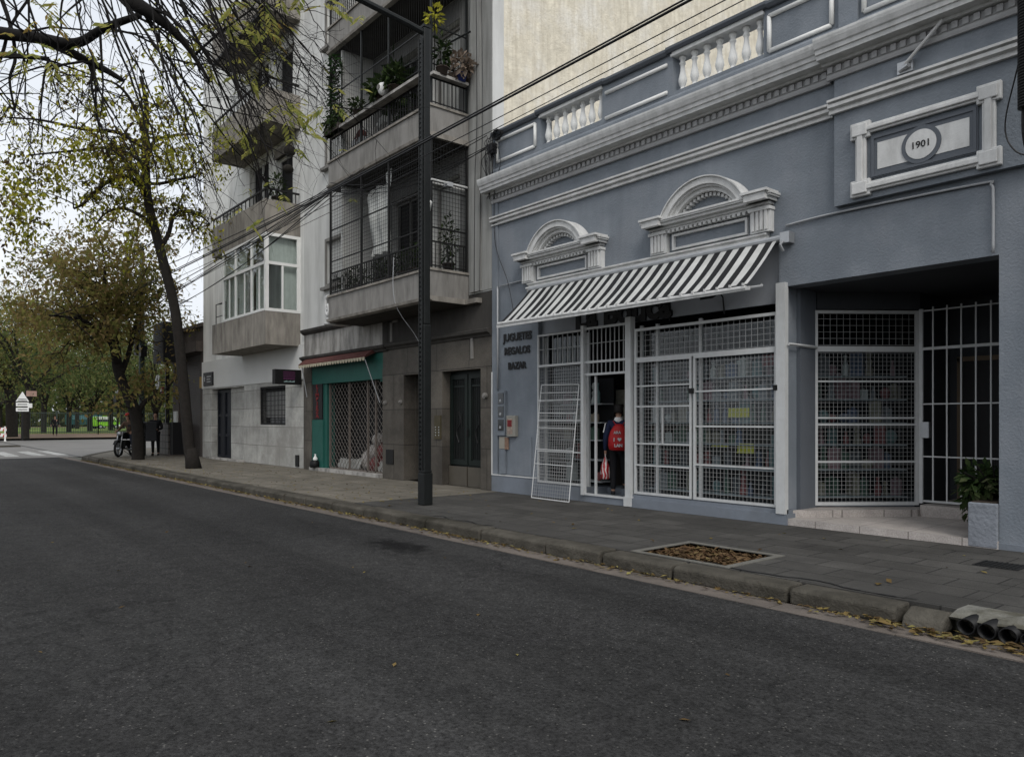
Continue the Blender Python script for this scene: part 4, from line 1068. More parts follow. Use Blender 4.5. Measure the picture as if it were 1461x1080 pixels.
# side and back: the tall cream party wall
m = MB(); m.box(AX1-.25, AX1-.005, YF+.3, 34, .15, 17.5); pa(m, 'party_wall', M['cream'])
m = MB(); m.box(AX0, AX1-.25, 33.7, 34, .15, 17.5); m.box(AX0, AX1-.25, YF+.3, 33.7, 17.2, 17.5); m.box(AX0,AX0+.25,YF+.3,33.7,.15,17.2); pa(m, 'roof', M['aptdirty'])
# windows
for dz in FZ[:4]:
    f = MB(); frame(f,-19.95,-17.93,5.38+dz,6.76+dz,YF-.04,YF+.0,.09); f.box(-20.05,-17.9,YF-.14,YF,5.30+dz,5.38+dz); fo = pa(f, 'window', M['balcony'])
    s = MB()
    for i in range(22): s.box(-19.86,-18.0,YF+.10,YF+.13,5.62+dz+i*.05,5.664+dz+i*.05)
    s.box(-19.86,-18.0,YF+.11,YF+.12,5.6+dz,6.7+dz); pa(s, 'roller_shutter', M['shutter'], fo)
    s = MB(); s.box(-19.86,-18.0,YF+.16,YF+.17,5.43+dz,5.62+dz); pa(s, 'pane', M['carglass'], fo)
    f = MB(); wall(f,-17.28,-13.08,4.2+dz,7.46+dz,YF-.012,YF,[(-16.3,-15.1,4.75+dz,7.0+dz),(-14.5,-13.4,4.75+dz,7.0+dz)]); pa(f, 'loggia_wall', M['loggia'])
    f = MB(); f.box(-16.3,-15.1,YF+.24,YF+.28,4.75+dz,7.0+dz); d = pa(f, 'balcony_door', M['dark'])
    f = MB(); frame(f,-16.28,-15.12,4.76+dz,6.98+dz,YF+.16,YF+.21,.07); f.box(-15.73,-15.67,YF+.16,YF+.21,4.8+dz,6.95+dz); pa(f, 'door_frame', M['loggia'], d)
    f = MB(); f.box(-14.5,-13.4,YF+.2,YF+.24,4.75+dz,7.0+dz); d = pa(f, 'balcony_door', plain('pale_door_panel',(.34,.34,.32),.6,.08,4))
    f = MB(); frame(f,-14.48,-13.42,4.76+dz,6.98+dz,YF+.14,YF+.2,.06); pa(f, 'door_frame', M['balcony'], d)
# balconies
BX0, BX1, BY = -17.80, -13.08, 8.66
volute = spline([(0,.62),(-.10,.60),(-.14,.48),(-.12,.30),(-.05,.16),(.04,.20),(.06,.32),(.0,.40),(-.05,.34),(-.01,.28)],4)
for k, dz in enumerate(FZ[:3]):
    z0 = 4.08+dz; z1 = z0+.64
    b = MB()
    b.box(BX0, BX1-.012, BY+.03, YF, z0+.06, z0+.20)
    b.box(BX0+.06, BX1, BY, BY+.10, z0+.10, z1); b.box(BX1-.10, BX1, BY+.10, YF, z0+.10, z1); b.box(BX0+.06, BX0+.16, BY+.10, YF, z0+.10, z1)
    bo = pa(b, 'balcony', M['balcony'])
    c = MB(); c.box(BX0+.03,BX1+.03,BY-.035,BY+.13,z1,z1+.05); c.box(BX1-.13,BX1+.031,BY+.13,YF,z1,z1+.05); c.box(BX0+.03,BX0+.19,BY+.13,YF,z1,z1+.05)
    pa(c, 'coping', M['balcony2'], bo)
    c = MB(); c.prism([(BY+.05,z0+.0),(BY-.03,z0+.03),(BY-.045,z0+.09),(BY+.0,z0+.10),(BY+.05,z0+.10)], BX0+.02, BX1+.04, 'x'); c.box(BX0-.02,BX1+.04,BY+.05,YF,z0,z0+.0595); c.box(BX1+.001,BX1+.036,BY+.051,YF+.0,z0+.05,z0+.11)
    c.box(BX1+.04, -12.62, YF-.14, YF, z0, z0+.1) if k == 0 else None
    pa(c, 'underside_moulding', M['balcony2'], bo)
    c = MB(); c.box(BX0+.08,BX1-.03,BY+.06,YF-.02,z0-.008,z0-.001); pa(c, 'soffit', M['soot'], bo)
    c = MB(); c.box(-17.30,-17.22,BY+.12,YF-.013,z1,z0+3.39)
    for i in range(34): c.box(-17.219,-17.213,BY+.13,YF-.02,z1+.03+i*.08,z1+.09+i*.08)
    pa(c, 'side_screen', M['shutter'], bo)
    # volute bracket at the left end
    if k == 0:
        c = MB(); c.tube([(BX0-.02+x*.9, BY+.04, z0+.06+z) for x,z in volute], .055, 8); c.tube([(BX0-.02+x*.9, BY+.5, z0+.06+z) for x,z in volute], .055, 8)
        c.box(BX0-.15,BX0+.08,BY-.02,BY+.6,z0-.03,z0+.03); pa(c, 'volute', M['trim'], bo, True)
    # railing
    r_ = MB(); zt = z1+.05+.58
    r_.box(BX0+.08,BX1-.03,BY+.04,BY+.07,zt-.03,zt); r_.box(BX0+.08,BX1-.03,BY+.045,BY+.065,z1+.11,z1+.13); r_.box(BX1-.06,BX1-.03,BY+.07,YF,zt-.03,zt); r_.box(BX1-.055,BX1-.035,BY+.07,YF,z1+.11,z1+.13)
    n = 42
    for i in range(n+1):
        x = BX0+.1+(BX1-BX0-.16)*i/n
        if k == 0 and i%6 in (2,3): r_.tube(spline([(x,BY+.055,z1+.13),(x+.05,BY+.055,z1+.3),(x-.05,BY+.055,z1+.42),(x,BY+.055,zt-.03)],3),.008,4)
        r_.box(x-.008,x+.008,BY+.047,BY+.063,z1+.05,zt-.03)
    for i in range(1,9):
        y = BY+.07+(YF-BY-.08)*i/9; r_.box(BX1-.053,BX1-.037,y-.008,y+.008,z1+.05,zt-.03)
    pa(r_, 'railing', M['iron'], bo)
    # cage posts and wires up to the next slab
    c = MB(); ztop = z0+3.40
    for x in (-17.72,-16.10,-14.83,-13.12): c.box(x-.022,x+.022,BY+.03,BY+.075,z1+.05,ztop)
    c.box(-13.14,-13.10,YF-.06,YF-.02,z1+.05,ztop)
    for z in (z0+1.55,z0+2.35): c.box(BX0+.08,BX1-.04,BY+.04,BY+.06,z-.012,z+.012); c.box(BX1-.058,BX1-.036,BY+.06,YF,z-.012,z+.012)
    if k == 1: c.tube([(-14.0,BY-.05,z0+1.75),(-12.75,YF-.2,z0+2.3)],.02,6)
    cage = pa(c, 'cage_frame', M['iron'] if k != 1 else M['postmetal'], bo)
    c = MB(); w = .0022 if k != 0 else .0028
    n = 50
    for i in range(n+1):
        x = BX0+.1+(BX1-BX0-.16)*i/n; c.box(x-w,x+w,BY+.05-w,BY+.05+w,z1+.06,ztop)
    for i in range(12):
        y = BY+.07+(YF-BY-.09)*i/12; c.box(BX1-.047-w,BX1-.047+w,y-w,y+w,z1+.06,ztop)
    if k == 0:
        for i in range(30):
            z = z1+.1+i*.088; c.box(BX0+.1,BX1-.05,BY+.043,BY+.047,z-w,z+w); c.box(BX1-.05-2*w,BX1-.0502,BY+.07,YF,z-w,z+w)
    pa(c, 'cage_wires', M['iron'], cage)
    # ledge of planters on the middle balcony
    if k == 1:
        c = MB(); c.box(BX0+.15,BX1-.05,BY-.16,BY+.03,zt-.01,zt+.05); c.box(BX1-.02,BX1+.12,BY,YF-.1,zt-.01,zt+.05); pa(c, 'planter_ledge', M['aptdirty'], bo)
    b = MB(); b.box(BX0+.2,BX1-.1,YF-.004,YF-.002,z0+.2,z0+.21); 
# loggia walls, coloured dark for slab shade and grime: panel between the openings
m = MB()
# doors at street level
m = MB(); m.box(-15.69,-14.83,10.38,10.44,.15,2.68); d = pa(m, 'entrance_door', M['black'])
m = MB(); frame(m,-15.45,-15.0,.9,2.4,10.35,10.38,.06); m.box(-15.5,-14.95,10.355,10.38,.62,.66); pa(m,'door_panel', M['doorblue'], d)
m = MB(); m.box(-15.60,-15.50,YF+.3,YF+.36,1.35,1.6); 
m = MB(); m.box(-14.07,-12.64,YF+.22,YF+.28,.15,2.70); d = pa(m, 'double_door', M['darkdoor'])
m = MB()
for x0 in (-14.03,-13.33):
    frame(m,x0,x0+.66,.62,2.62,YF+.17,YF+.22,.10); m.box(x0+.14,x0+.52,YF+.18,YF+.22,.68,.74); m.box(x0+.12,x0+.54,YF+.18,YF+.22,2.34,2.38)
pa(m, 'door_leaf_frame', M['darkdoor'], d)
m = MB()
for x0 in (-13.92,-13.22):
    for i in range(7): m.box(x0+.02+i*.07,x0+.035+i*.07,YF+.185,YF+.2,.74,2.5)
    m.tube(spline([(x0+.22,YF+.18,1.1),(x0+.12,YF+.18,1.35),(x0+.28,YF+.18,1.55),(x0+.22,YF+.18,1.8)],4),.014,5)
pa(m, 'door_ironwork', M['iron'], d)
m = MB(); m.box(-14.05,-13.37,YF+.15,YF+.22,.15,.58); m.box(-13.32,-12.66,YF+.15,YF+.22,.15,.58); pa(m, 'kick_plate', plain('dull_bronze_plate',(.085,.075,.06),.5), d)
m = MB(); m.box(-13.36,-13.33,YF+.13,YF+.17,1.25,1.4); pa(m, 'handle', M['iron'], d)
# wall lamps and entry phones as small fittings
for x in (-16.55,-15.82):
    m = MB(); m.disc((x,YF-.045,2.05),.05,'y',16,.05); m.ball((x,YF-.075,2.05),.03,10,6); pa(m, 'wall_knob', M['balcony'], None, False)
m = MB(); m.disc((-12.46,YF-.05,2.12),.06,'y',18,.06); m.disc((-12.46,YF-.085,2.12),.035,'y',14,.03); pa(m, 'wall_knob', M['balcony'], None, False)
m = MB(); m.box(-16.52,-16.18,YF-.045,YF-.02,.52,.88); pa(m, 'vent_cover', M['iron'])
m = MB(); m.box(-14.35,-14.1,YF-.05,YF-.02,1.18,1.72); ep = pa(m, 'entry_phone', plain('old_brass',(.06,.05,.028),.5,.2,9))
m = MB()
for i in range(4):
    for j in range(2): m.disc((-14.29+j*.13,YF-.053,1.27+i*.06),.014,'y',8,.008)
pa(m, 'call_buttons', M['zinc'], ep)
# --- street-level shop with teal front and maroon awning
m = MB(); m.box(-20.86,-20.15,YF+.0,YF+.3,.2,1.62); m.box(-20.15,-19.98,YF+.05,YF+.3,.2,2.7); m.box(-20.86,-16.74,YF+.0,YF+.3,2.66,3.33); m.box(-16.95,-16.74,YF+.04,YF+.3,2.6,3.33); m.box(-20.86,-20.15,YF+.04,YF+.3,1.62,2.66)
pa(m, 'shopfront', M['teal'])
m = MB(); m.box(-20.86,-16.74,YF-.1,YF+.3,.15,.24); pa(m, 'shop_step', M['aptdirty'])
m = MB(); m.box(-19.98,-16.74,YF+.9,YF+1.0,.2,2.7); m.box(-20.02,-19.98,YF+.3,YF+.95,.2,2.7); m.box(-16.76,-16.72,YF+.3,YF+.95,.2,2.7); m.box(-19.98,-16.74,YF+.3,YF+.95,2.66,2.7); pa(m, 'shop_interior', M['dark'])
f = MB()
for x in (-19.93,-18.75,-17.72,-17.3,-16.78): f.box(x-.022,x+.022,YF+.10,YF+.15,.24,2.66)
f.box(-19.95,-16.76,YF+.10,YF+.15,.24,.28)
fo = pa(f, 'folding_gate', plain('rusty_steel',(.13,.11,.095),.6,.3,9))
w = MB()
dx = 3.19; hh = 2.36; st = .19
i = -int(hh/st)-1
while i*st < dx:
    for sg in (1,-1):
        a = i*st; pts = []
        x0 = max(0,a); x1 = min(dx,a+hh)
        if x1-x0 > .03:
            za, zb = (x0-a, x1-a)
            if sg == 1: w.bar((-19.95+x0,YF+.118,.28+za),(-19.95+x1,YF+.118,.28+zb),.010)
            else: w.bar((-16.76-x0,YF+.132,.28+za),(-16.76-x1,YF+.132,.28+zb),.010)
    i += 1
pa(w, 'lattice', plain('dull_steel_lattice',(.17,.155,.14),.5), fo)
# goods behind the lattice
t = thing('sack_pile', (-18.1, YF+.6, .24), 'heap of maroon and pale sacks behind the lattice gate of the teal shop', 'sacks')
m = MB(); 
for (x,y,z,r_) in ((.2,0,.15,.34),(.75,.05,.2,.36),(.5,.02,.5,.32),(.9,.05,.62,.30),(1.15,0,.3,.3)): m.ball((x,y,z),r_,12,8,.8)
m.build('maroon_sacks', plain('maroon_sacking',(.14,.045,.045),.85,.3,6,.4,20), t, True)
m = MB()
for (x,y,z,r_) in ((-.35,-.03,.2,.26),(-.1,0,.5,.24),(.1,.02,.85,.2),(-.75,0,.12,.24),(-.55,.05,.35,.2)): m.ball((x,y,z),r_,12,8,.9)
m.build('pale_sacks', plain('pale_sacking',(.33,.31,.29),.8,.5,9,.4,20), t, True)
m = MB()
for i in range(8): m.disc((-1.5+.16*i,-.35,.10),.078,'y',12,.02); m.disc((-1.42+.16*i,-.34,.235),.078,'y',12,.02)
m.build('round_tins', plain('pale_tin_row',(.36,.36,.34),.5), t); m = MB()
for i in range(4): m.disc((.75+.16*i,-.35,.10),.078,'y',12,.02); m.disc((.83+.16*i,-.34,.235),.078,'y',12,.02)
m.build('round_tins', plain('pale_tins',(.36,.36,.34),.5), t)
A2 = thing('shop_awning', (-19.0, YF, 3.36), 'rolled up maroon awning with a pale scalloped edge over the teal shop', 'awning')
m = MB(); m.prism([(YF-.02,3.42),(YF-.10,3.42),(YF-.34,3.24),(YF-.34,3.20),(YF-.08,3.32),(YF-.02,3.34)], -21.05, -17.05, 'x'); m.build('canvas', M['maroon'], A2, False, True)
m = MB()
for i in range(26):
    x = -21.05+4.0*(i+.5)/26; m.prism([(x-.07,3.21),(x+.07,3.21),(x+.05,3.14),(x,3.115),(x-.05,3.14)], YF-.348, YF-.338, 'y')
m.build('scalloped_edge', plain('pale_trim_fringe',(.42,.38,.28),.8,.3,8), A2, False, True)
m = MB(); m.tube([(-17.1,YF-.33,3.2),(-16.8,YF-.05,2.05)],.012,6); m.tube([(-20.9,YF-.3,3.2),(-21.1,YF-.05,2.3)],.012,6); m.build('support_rod', M['zinc'], A2, False, True)
# vertical sign
t = thing('vertical_sign', (-20.50, YF+.02, 1.64), 'narrow black upright sign with red letters stacked on the teal shop front', 'sign')
m = MB(); m.box(-.30,.30,-.02,.02,0,1.02); m.build('board', M['black'], t)
for i, ch in enumerate('LIMPIEZA'):
    text_mesh('letter', ch, .15, M['darkred'], t, (0,-.028,.895-i*.122), depth=.005, bold=.004, sx=1.9)
t = thing('cleaning_bucket', (-20.5, YF-.08, .24), 'white and dark container standing at the foot of the teal shop front', 'container')
m = MB(); m.lathe([(.13,0),(.15,.03),(.15,.16),(.11,.20)],0,0,14); m.build('bucket', M['blackplastic'], t, True)
m = MB(); m.lathe([(.06,.2),(.07,.26),(.03,.32),(.02,.36),(.025,.37),(.025,.39)],.03,0,12); m.build('bottle', M['white'], t, True)

# plants and things on the balconies
def pot(loc, label, seed, r_=.13, h=.2, fol=(.22,.2,.26), n=120, L=.12, mat='plant', potm=None, group='potted plants on the caged balconies', droop=.2):
    t = thing('potted_plant', loc, label, 'potted plant', group)
    m = MB(); m.lathe([(r_*.7,0),(r_*.95,h*.9),(r_*1.08,h*.9),(r_*1.08,h),(r_*.9,h)],0,0,12); m.build('pot', potm or plain('dark_pot_%d'%seed,(.055,.042,.035),.8), t, True)
    foliage('leaves', M[mat], (0,0,h+fol[2]*.75), fol, n, L, t, seed, droop)
    m = MB()
    for i in range(6): m.tube([(0,0,h*.9),(.06*math.cos(i),.06*math.sin(i),h+fol[2]*.6),(.15*math.cos(i),.15*math.sin(i),h+fol[2]*1.2)],.006,4)
    m.build('stems', M['twig'], t)
    return t
zb1, zb2 = 4.77, 8.76
spots1 = [(-17.3,'low potted plant at the far left of the lower caged balcony',.9),(-16.7,'potted plant by the first cage post of the lower balcony',1.1),(-15.7,'bushy potted plant under the hanging tarpaulin of the lower balcony',1.1),(-15.2,'potted plant right of the tarpaulin on the lower balcony',.9),(-14.6,'potted plant in front of the pale door on the lower balcony',1.2),(-14.1,'tall potted plant left of the lamp post on the lower balcony',1.4)]
for i, (x, lab, s) in enumerate(spots1):
    pot((x, BY+.30, zb1-.02), lab, 20+i, .13*s, .18, (.26*s,.2,.24*s), 170, .10)
pot((-13.35, YF-.35, zb1), 'leggy potted plant against the wall at the right end of the lower balcony', 31, .14,.2,(.2,.2,.62),260,.10)
pot((-15.0, BY-.06, zb2+.02), 'broad leaved potted plant on the upper balcony ledge, left of the white face', 41, .14,.16,(.34,.24,.26),200,.2)
pot((-14.4, BY-.06, zb2+.02), 'bushy potted plant on the upper balcony ledge, right of the white face', 42, .14,.16,(.28,.2,.26),180,.16)
pot((-16.1, BY-.05, zb2+.02), 'small potted plant with dark leaves on the upper balcony ledge beside the ivy', 43, .12,.16,(.2,.18,.18),110,.12)
pot((-15.4, BY+.6, zb2-.5), 'tall spiky potted plant deep inside the upper balcony', 44, .16,.3,(.35,.3,.9),150,.34)
pot((-13.0, BY+.25, zb2+.02), 'yellow leaved plant on the upper balcony ledge behind the lamp post', 45, .13,.16,(.16,.16,.4),130,.13,'plant')
pot((-13.0, BY+.72, zb2+.02), 'dry pinkish brown plant in a blue pot at the right end of the upper balcony', 46, .14,.16,(.3,.26,.24),260,.16,'dry',plain('blue_glazed_pot',(.02,.035,.16),.4),droop=.5)
t = thing('flower_spray', (-13.12, BY+.12, zb2+.1), 'bright yellow leaved stem rising beside the top of the lamp post', 'plant')
m = MB(); m.tube([(0,0,0),(.03,0,.5),(0,.02,1.25)],.012,5); m.build('stem', M['twig'], t)
foliage('leaves', M['yplant'], (-.03,.0,1.15), (.22,.16,.2), 60, .15, t, 8)
for i, (x, lab) in enumerate(((-16.7,'dark bin and clutter behind the left bars of the upper balcony'),(-15.6,'pale clothes stuffed behind the railing of the upper balcony'))):
    t = thing('stored_clutter', (x, BY+.35, 8.1), lab, 'clutter', 'clutter stored on the upper balcony')
    m = MB(); m.box(-.3,.25,-.12,.12,0,.45); m.ball((.42,0,.2),.18,10,6); bevel(m.build('bin' if i == 0 else 'crate', M['zinc'] if i == 0 else M['balcony'], t),.03)
    m = MB(); m.ball((.1,-.02,.5),.14,10,6); m.ball((-.15,.02,.48),.11,10,6); m.tube([(-.25,-.1,.05),(.2,-.12,.6)],.02,6); m.build('bundle', M['cloth'] if i else M['maroon'], t, True)
t = thing('ivy', (-17.45, BY+.02, zb2-.05), 'dark ivy climbing the left end of the upper balcony cage', 'climbing plant')
m = MB(); rr = random.Random(77)
for i in range(900):
    h = rr.random()*2.0; wdt = .62*(1-.22*h)+.12*math.sin(h*5)
    p = Vector((rr.uniform(-.28, wdt*1.0-.05), rr.gauss(0,.05), h+.05)); d = Vector((rr.gauss(0,.5),-.5-rr.random()*.4,-.5+rr.gauss(0,.3))).normalized()
    m.leaf(p, d, .085, rr.uniform(.07,.13), Vector((rr.gauss(0,.4),-1,.6)).normalized())
m.build('leaves', M['ivy'], t)
m = MB()
for i in range(5): m.tube(spline([(.1*i-.2,.03,0),(.1*i-.1,.03,.7),(.05*i-.2,.03,1.3),(.04*i-.15,.03,2.0)],4),.007,4)
m.build('stems', M['twig'], t)
foliage('f', M['yplant'], (0,0,0),(.1,.1,.1),1,.1)
t = thing('trailing_plant', (-17.3, BY-.10, zb2-.02), 'olive trailing grassy plant under the ivy on the upper balcony ledge', 'plant')
m = MB(); m.box(-.35,.45,-.08,.08,-.0,.14); m.build('trough', M['brown'], t)
foliage('leaves', M['plant'], (.05,-.02,.22),(.42,.14,.2),260,.12,t,12,.6)
# hanging tarpaulin
t = thing('tarpaulin', (-16.0, BY+.22, 5.6), 'pale translucent tarpaulin hanging inside the lower balcony cage', 'tarpaulin')
m = MB(); nx, nz = 16, 20
for i in range(nx+1):
    for j in range(nz+1):
        u, v = i/nx, j/nz; top = 1.70-.5*(1-u)**1.6+ .12*math.sin(u*7); x = -.05+u*1.02+.10*math.sin(v*4+1)*(1-u); 
        m.v.append((x, .06*math.sin(u*16+v*3)+.03*math.sin(v*9), -.1+(top+.1)*v))
for i in range(nx):
    for j in range(nz): a = i*(nz+1)+j; m.f.append((a,a+nz+1,a+nz+2,a+1))
m.build('sheet', M['cloth'], t, True)
m = MB(); m.tube([(-.1,0,1.25),(.98,0,1.72)],.006,5); m.build('cord', M['cable'], t)
t = thing('lantern', (-13.05, BY-.07, 5.92), 'small white wall lantern hanging at the lower balcony beside the lamp post', 'lantern')
m = MB(); m.lathe([(.05,0),(.085,.16),(.09,.18),(.03,.23)],0,0,12); m.build('lamp_shade', M['white'], t, True); m = MB(); m.tube([(0,0,.22),(0,.03,.32),(.0,.12,.34)],.008,5); m.build('hook', M['iron'], t)
t = thing('white_face_pot', (-14.72, BY-.16, zb2+.05), 'round white mask shaped pot among the plants on the upper balcony ledge', 'pot')
m = MB(); m.ball((0,0,.16),.125,14,10,1.2); m.build('bowl', M['white'], t, True); m = MB(); m.disc((0,-.118,.17),.055,'y',16,.03); m.build('mouth', M['balcony'], t)
t = thing('drying_rack', (-13.2, BY+.45, 6.6), 'folded white metal rack fixed at the right end of the lower balcony', 'drying rack')
m = MB(); m.tube([(.12,-.42,.0),(.12,.5,.0)],.022,6); m.tube([(.02,-.42,-.03),(.02,.5,-.03)],.02,6)
m.build('rails', M['trim'], t); m = MB(); m.box(-.02,.14,-.03,.12,-.06,.03); m.build('bracket', M['zinc'], t)
m = MB(); m.tube(spline([(-14.45,BY-.05,5.2),(-14.4,BY-.05,4.2),(-14.35,BY+.45,3.5),(-14.29,BY+.65,3.1),(-14.45,BY+.70,3.0)],5),.008,5); pa(m, 'antenna_wire', M['zinc'])

# ================================================================== WHITE APARTMENT BUILDING
WX0, WX1 = -30.86, -21.42
W = thing('apartment_building', (-26.1, YF, .15), 'white apartment building with a glazed corner balcony above a grey stone ground floor', 'building')
def pw(mb, name, mat, parent=None, smooth=False): return mb.build(name, mat, parent or W, smooth, True)
WF = [0, 3.30, 6.6, 9.9]
hs = []
for dz in WF: hs += [(-28.7,-26.75,4.75+dz,5.95+dz), (-25.9,-24.2,4.95+dz,7.0+dz), (-23.6,-22.3,4.4+dz,6.7+dz)]
m = MB(); wall(m, WX0, WX1-.02, 3.88, 18.2, YF+.03, YF+.3, hs); m.box(WX0-.0,WX0+.25,YF+.3,30,.15,18.2); m.box(WX0,WX1,29.8,30,.15,18.2); pw(m, 'wall', M['whitewall'])
m = MB(); m.box(WX0+.002, WX1-.0, YF-.03, YF+.3, 2.85, 3.90); pw(m, 'white_band', plain('fresh_white_band_paint',(.62,.62,.60),.7,.05,1,.1,50))
m = MB(); m.box(WX0,WX1,YF+.3,29.8,18.0,18.2); pw(m, 'roof', M['aptdirty'])
m = MB(); wall(m, WX0, WX1, .15, 2.85, YF, YF+.3, [(-29.75,-26.35,0,2.80),(-24.9,-22.78,1.46,2.72)]); pw(m, 'stone_cladding', M['stonetile'])
m = MB(); m.box(-28.15,-26.75,YF+.18,YF+.3,.15,2.80); pw(m, 'entrance_pier', M['stonetile'])
m = MB(); m.box(-29.75,-28.15,YF+.25,YF+.32,.15,2.8); d = pw(m, 'entrance_door', M['doorblue'])
m = MB(); frame(m,-29.7,-28.98,.2,2.75,YF+.2,YF+.25,.09); frame(m,-28.94,-28.2,.2,2.75,YF+.2,YF+.25,.09); m.box(-29.65,-28.25,YF+.21,YF+.25,1.0,1.1); m.box(-29.65,-28.25,YF+.21,YF+.25,1.75,1.85); pw(m, 'door_panels', M['doorblue'], d)
m = MB(); m.box(-26.75,-26.35,YF+.3,YF+.36,.15,2.8); pw(m, 'side_door', M['black'])
m = MB(); m.box(-29.9,-26.3,YF-.18,YF,.15,.22); pw(m, 'doorstep', M['aptdirty'])
m = MB(); m.box(-24.9,-22.78,YF+.22,YF+.28,1.46,2.72); wn = pw(m, 'window', M['dark'])
m = MB(); m.box(-24.86,-22.82,YF+.20,YF+.215,1.70,2.55); pw(m, 'curtain', M['shutter'], wn)
m = MB(); frame(m,-24.9,-22.78,1.46,2.72,YF+.03,YF+.07,.06)
for i in range(1,19): x = -24.9+2.12*i/19; m.box(x-.011,x+.011,YF+.04,YF+.06,1.5,2.7)
for i in range(1,8): z = 1.46+1.26*i/8; m.box(-24.86,-22.82,YF+.035,YF+.0395,z-.008,z+.008)
pw(m, 'window_grille', M['iron'], wn)
m = MB()
for i in range(3): m.box(-24.2+i*.45,-23.9+i*.45,YF+.1,YF+.16,1.5,1.68)
pw(m, 'flower_pots', M['zinc'], wn)
m = MB(); m.box(-21.95,-21.75,YF-.05,YF,.2,.55); pw(m, 'gas_box', M['iron'])
VX0, VX1, VY = -26.45, -21.74, 8.60
for k, dz in enumerate(WF):
    z0, z1 = 3.86+dz, 4.86+dz
    f = MB(); frame(f,-28.72,-26.73,4.73+dz,5.97+dz,YF+.02,YF+.06,.05); f.box(-27.75,-27.70,YF+.04,YF+.07,4.75+dz,5.95+dz); fo = pw(f,'window',M['white'])
    f = MB(); f.box(-28.7,-26.75,YF+.10,YF+.12,5.3+dz,5.95+dz)
    for i in range(12): f.box(-28.69,-26.76,YF+.085,YF+.099,5.32+dz+i*.052,5.36+dz+i*.052)
    pw(f,'roller_shutter',M['shutter'],fo); f = MB(); f.box(-28.7,-26.75,YF+.12,YF+.13,4.75+dz,5.3+dz); pw(f,'pane',M['carglass'],fo)
    f = MB(); f.box(-25.9,-24.2,YF+.22,YF+.26,4.95+dz,7.0+dz); f.box(-23.6,-22.3,YF+.22,YF+.26,4.4+dz,6.7+dz); dd = pw(f,'balcony_door',M['dark'])
    f = MB(); frame(f,-25.9,-24.2,4.95+dz,7.0+dz,YF+.16,YF+.21,.07); f.box(-25.09,-25.01,YF+.16,YF+.21,5.0+dz,6.95+dz); frame(f,-23.6,-22.3,4.4+dz,6.7+dz,YF+.16,YF+.21,.07); pw(f,'door_frame',M['shutter'],dd)
    if k == 1:
        f = MB(); f.box(-23.6,-22.3,YF-.03,YF+.1,6.7+dz,6.95+dz); f.box(-22.25,-21.6,YF-.05,YF+.02,5.6+dz,6.6+dz) if 0 else None; pw(f,'shutter_box',M['balcony2'],dd)
    b = MB(); b.box(VX0,VX1,VY,VY+.10,z0,z1); b.box(VX1-.10,VX1,VY+.10,YF+.03,z0,z1); b.box(VX0,VX0+.1,VY+.10,YF+.03,z0,z1)
    b.prism([(VX0+.1,VY+.1),(VX1-.1,VY+.1),(VX1-.1,YF+.03),(VX0+.1,YF+.03)], z0+.015, z0+.14)
    bo = pw(b,'balcony',M['balcony2'])
    if k == 0:
        # glazed enclosure in white frames
        f = MB(); zt = z0+3.28
        zm = 6.28
        for z in (z1+.03, zm, zt-.02): f.box(VX0+1.0,VX1+.01,VY+.0,VY+.08,z-.045,z+.045); f.box(VX1-.07,VX1+.01,VY+.08,YF+.03,z-.045,z+.045)
        for x in (VX0+1.05,-24.27,-22.9): f.box(x-.045,x+.045,VY+.005,VY+.075,z1+.07,zt)
        f.box(VX1-.10,VX1+.015,VY-.005,VY+.10,z1+.07,zt)
        f.box(VX1-.065,VX1+.005,YF-.08,YF+.03,z1+.07,zt); f.box(VX1-.06,VX1,VY+.50,VY+.56,z1+.07,zm)
        for x in (-24.85,-23.5,-22.3): f.box(x-.03,x+.03,VY+.02,VY+.06,z1+.07,zm-.04)
        pw(f,'window_frame',M['white'],bo)
        f = MB(); f.box(VX0+1.05,VX1-.06,VY+.035,VY+.04,z1+.05,zt); f.box(VX1-.035,VX1-.03,VY+.1,YF,z1+.05,zt); pw(f,'panes',M['winglass'],bo)
        f = MB(); f.box(VX0+1.05,-24.3,VY+.12,VY+.13,z1,zt-.05); f.box(-24.2,-23.55,VY+.12,VY+.13,z1,zt-.1); f.box(-22.8,VX1-.35,VY+.13,VY+.14,z1,zm); f.box(VX1-.17,VX1-.16,VY+.62,YF,z1,zm); f.box(VX1-.17,VX1-.16,VY+.12,YF,zm,zt-.05); pw(f,'curtains',plain('pale_curtain',(.60,.61,.59),.9,.12,6,streak=(.36,.37,.36),samt=.5,sscale=9,sz=.1),bo)
        f = MB(); f.tube([(-27.6,YF,5.9),(-27.6,YF-.55,5.75),(-27.6,YF-.55,4.85),(-27.6,YF,4.8)],.018,5); f.tube([(-26.6,YF,5.9),(-26.6,YF-.55,5.75),(-26.6,YF-.55,4.85),(-26.6,YF,4.8)],.018,5)
        for z in (4.85,5.3,5.75): f.tube([(-27.6,YF-.55,z),(-26.6,YF-.55,z)],.015,5)
        pw(f,'clothes_bracket',M['iron'])
    else:
        f = MB(); zr = z1+.28
        f.box(VX0,VX1+.01,VY+.02,VY+.07,zr,zr+.05); f.box(VX1-.05,VX1+.01,VY+.07,YF,zr,zr+.05)
        for i in range(15): x = VX0+.02+(VX1-VX0-.06)*i/14; f.box(x-.012,x+.012,VY+.03,VY+.055,z1,zr)
        for i in range(1,4): y = VY+.05+.3*i; f.box(VX1-.04,VX1-.015,y-.012,y+.012,z1,zr)
        f.box(VX0-.02,VX1+.02,VY-.02,VY+.09,z0-.02,z0+.06) if k == 3 else None
        pw(f,'railing',M['iron'],bo)
t = thing('wall_plaque', (-30.0, YF-.05, 2.95), 'small black rectangular plaque with pale marks above the left corner of the white building', 'plaque')
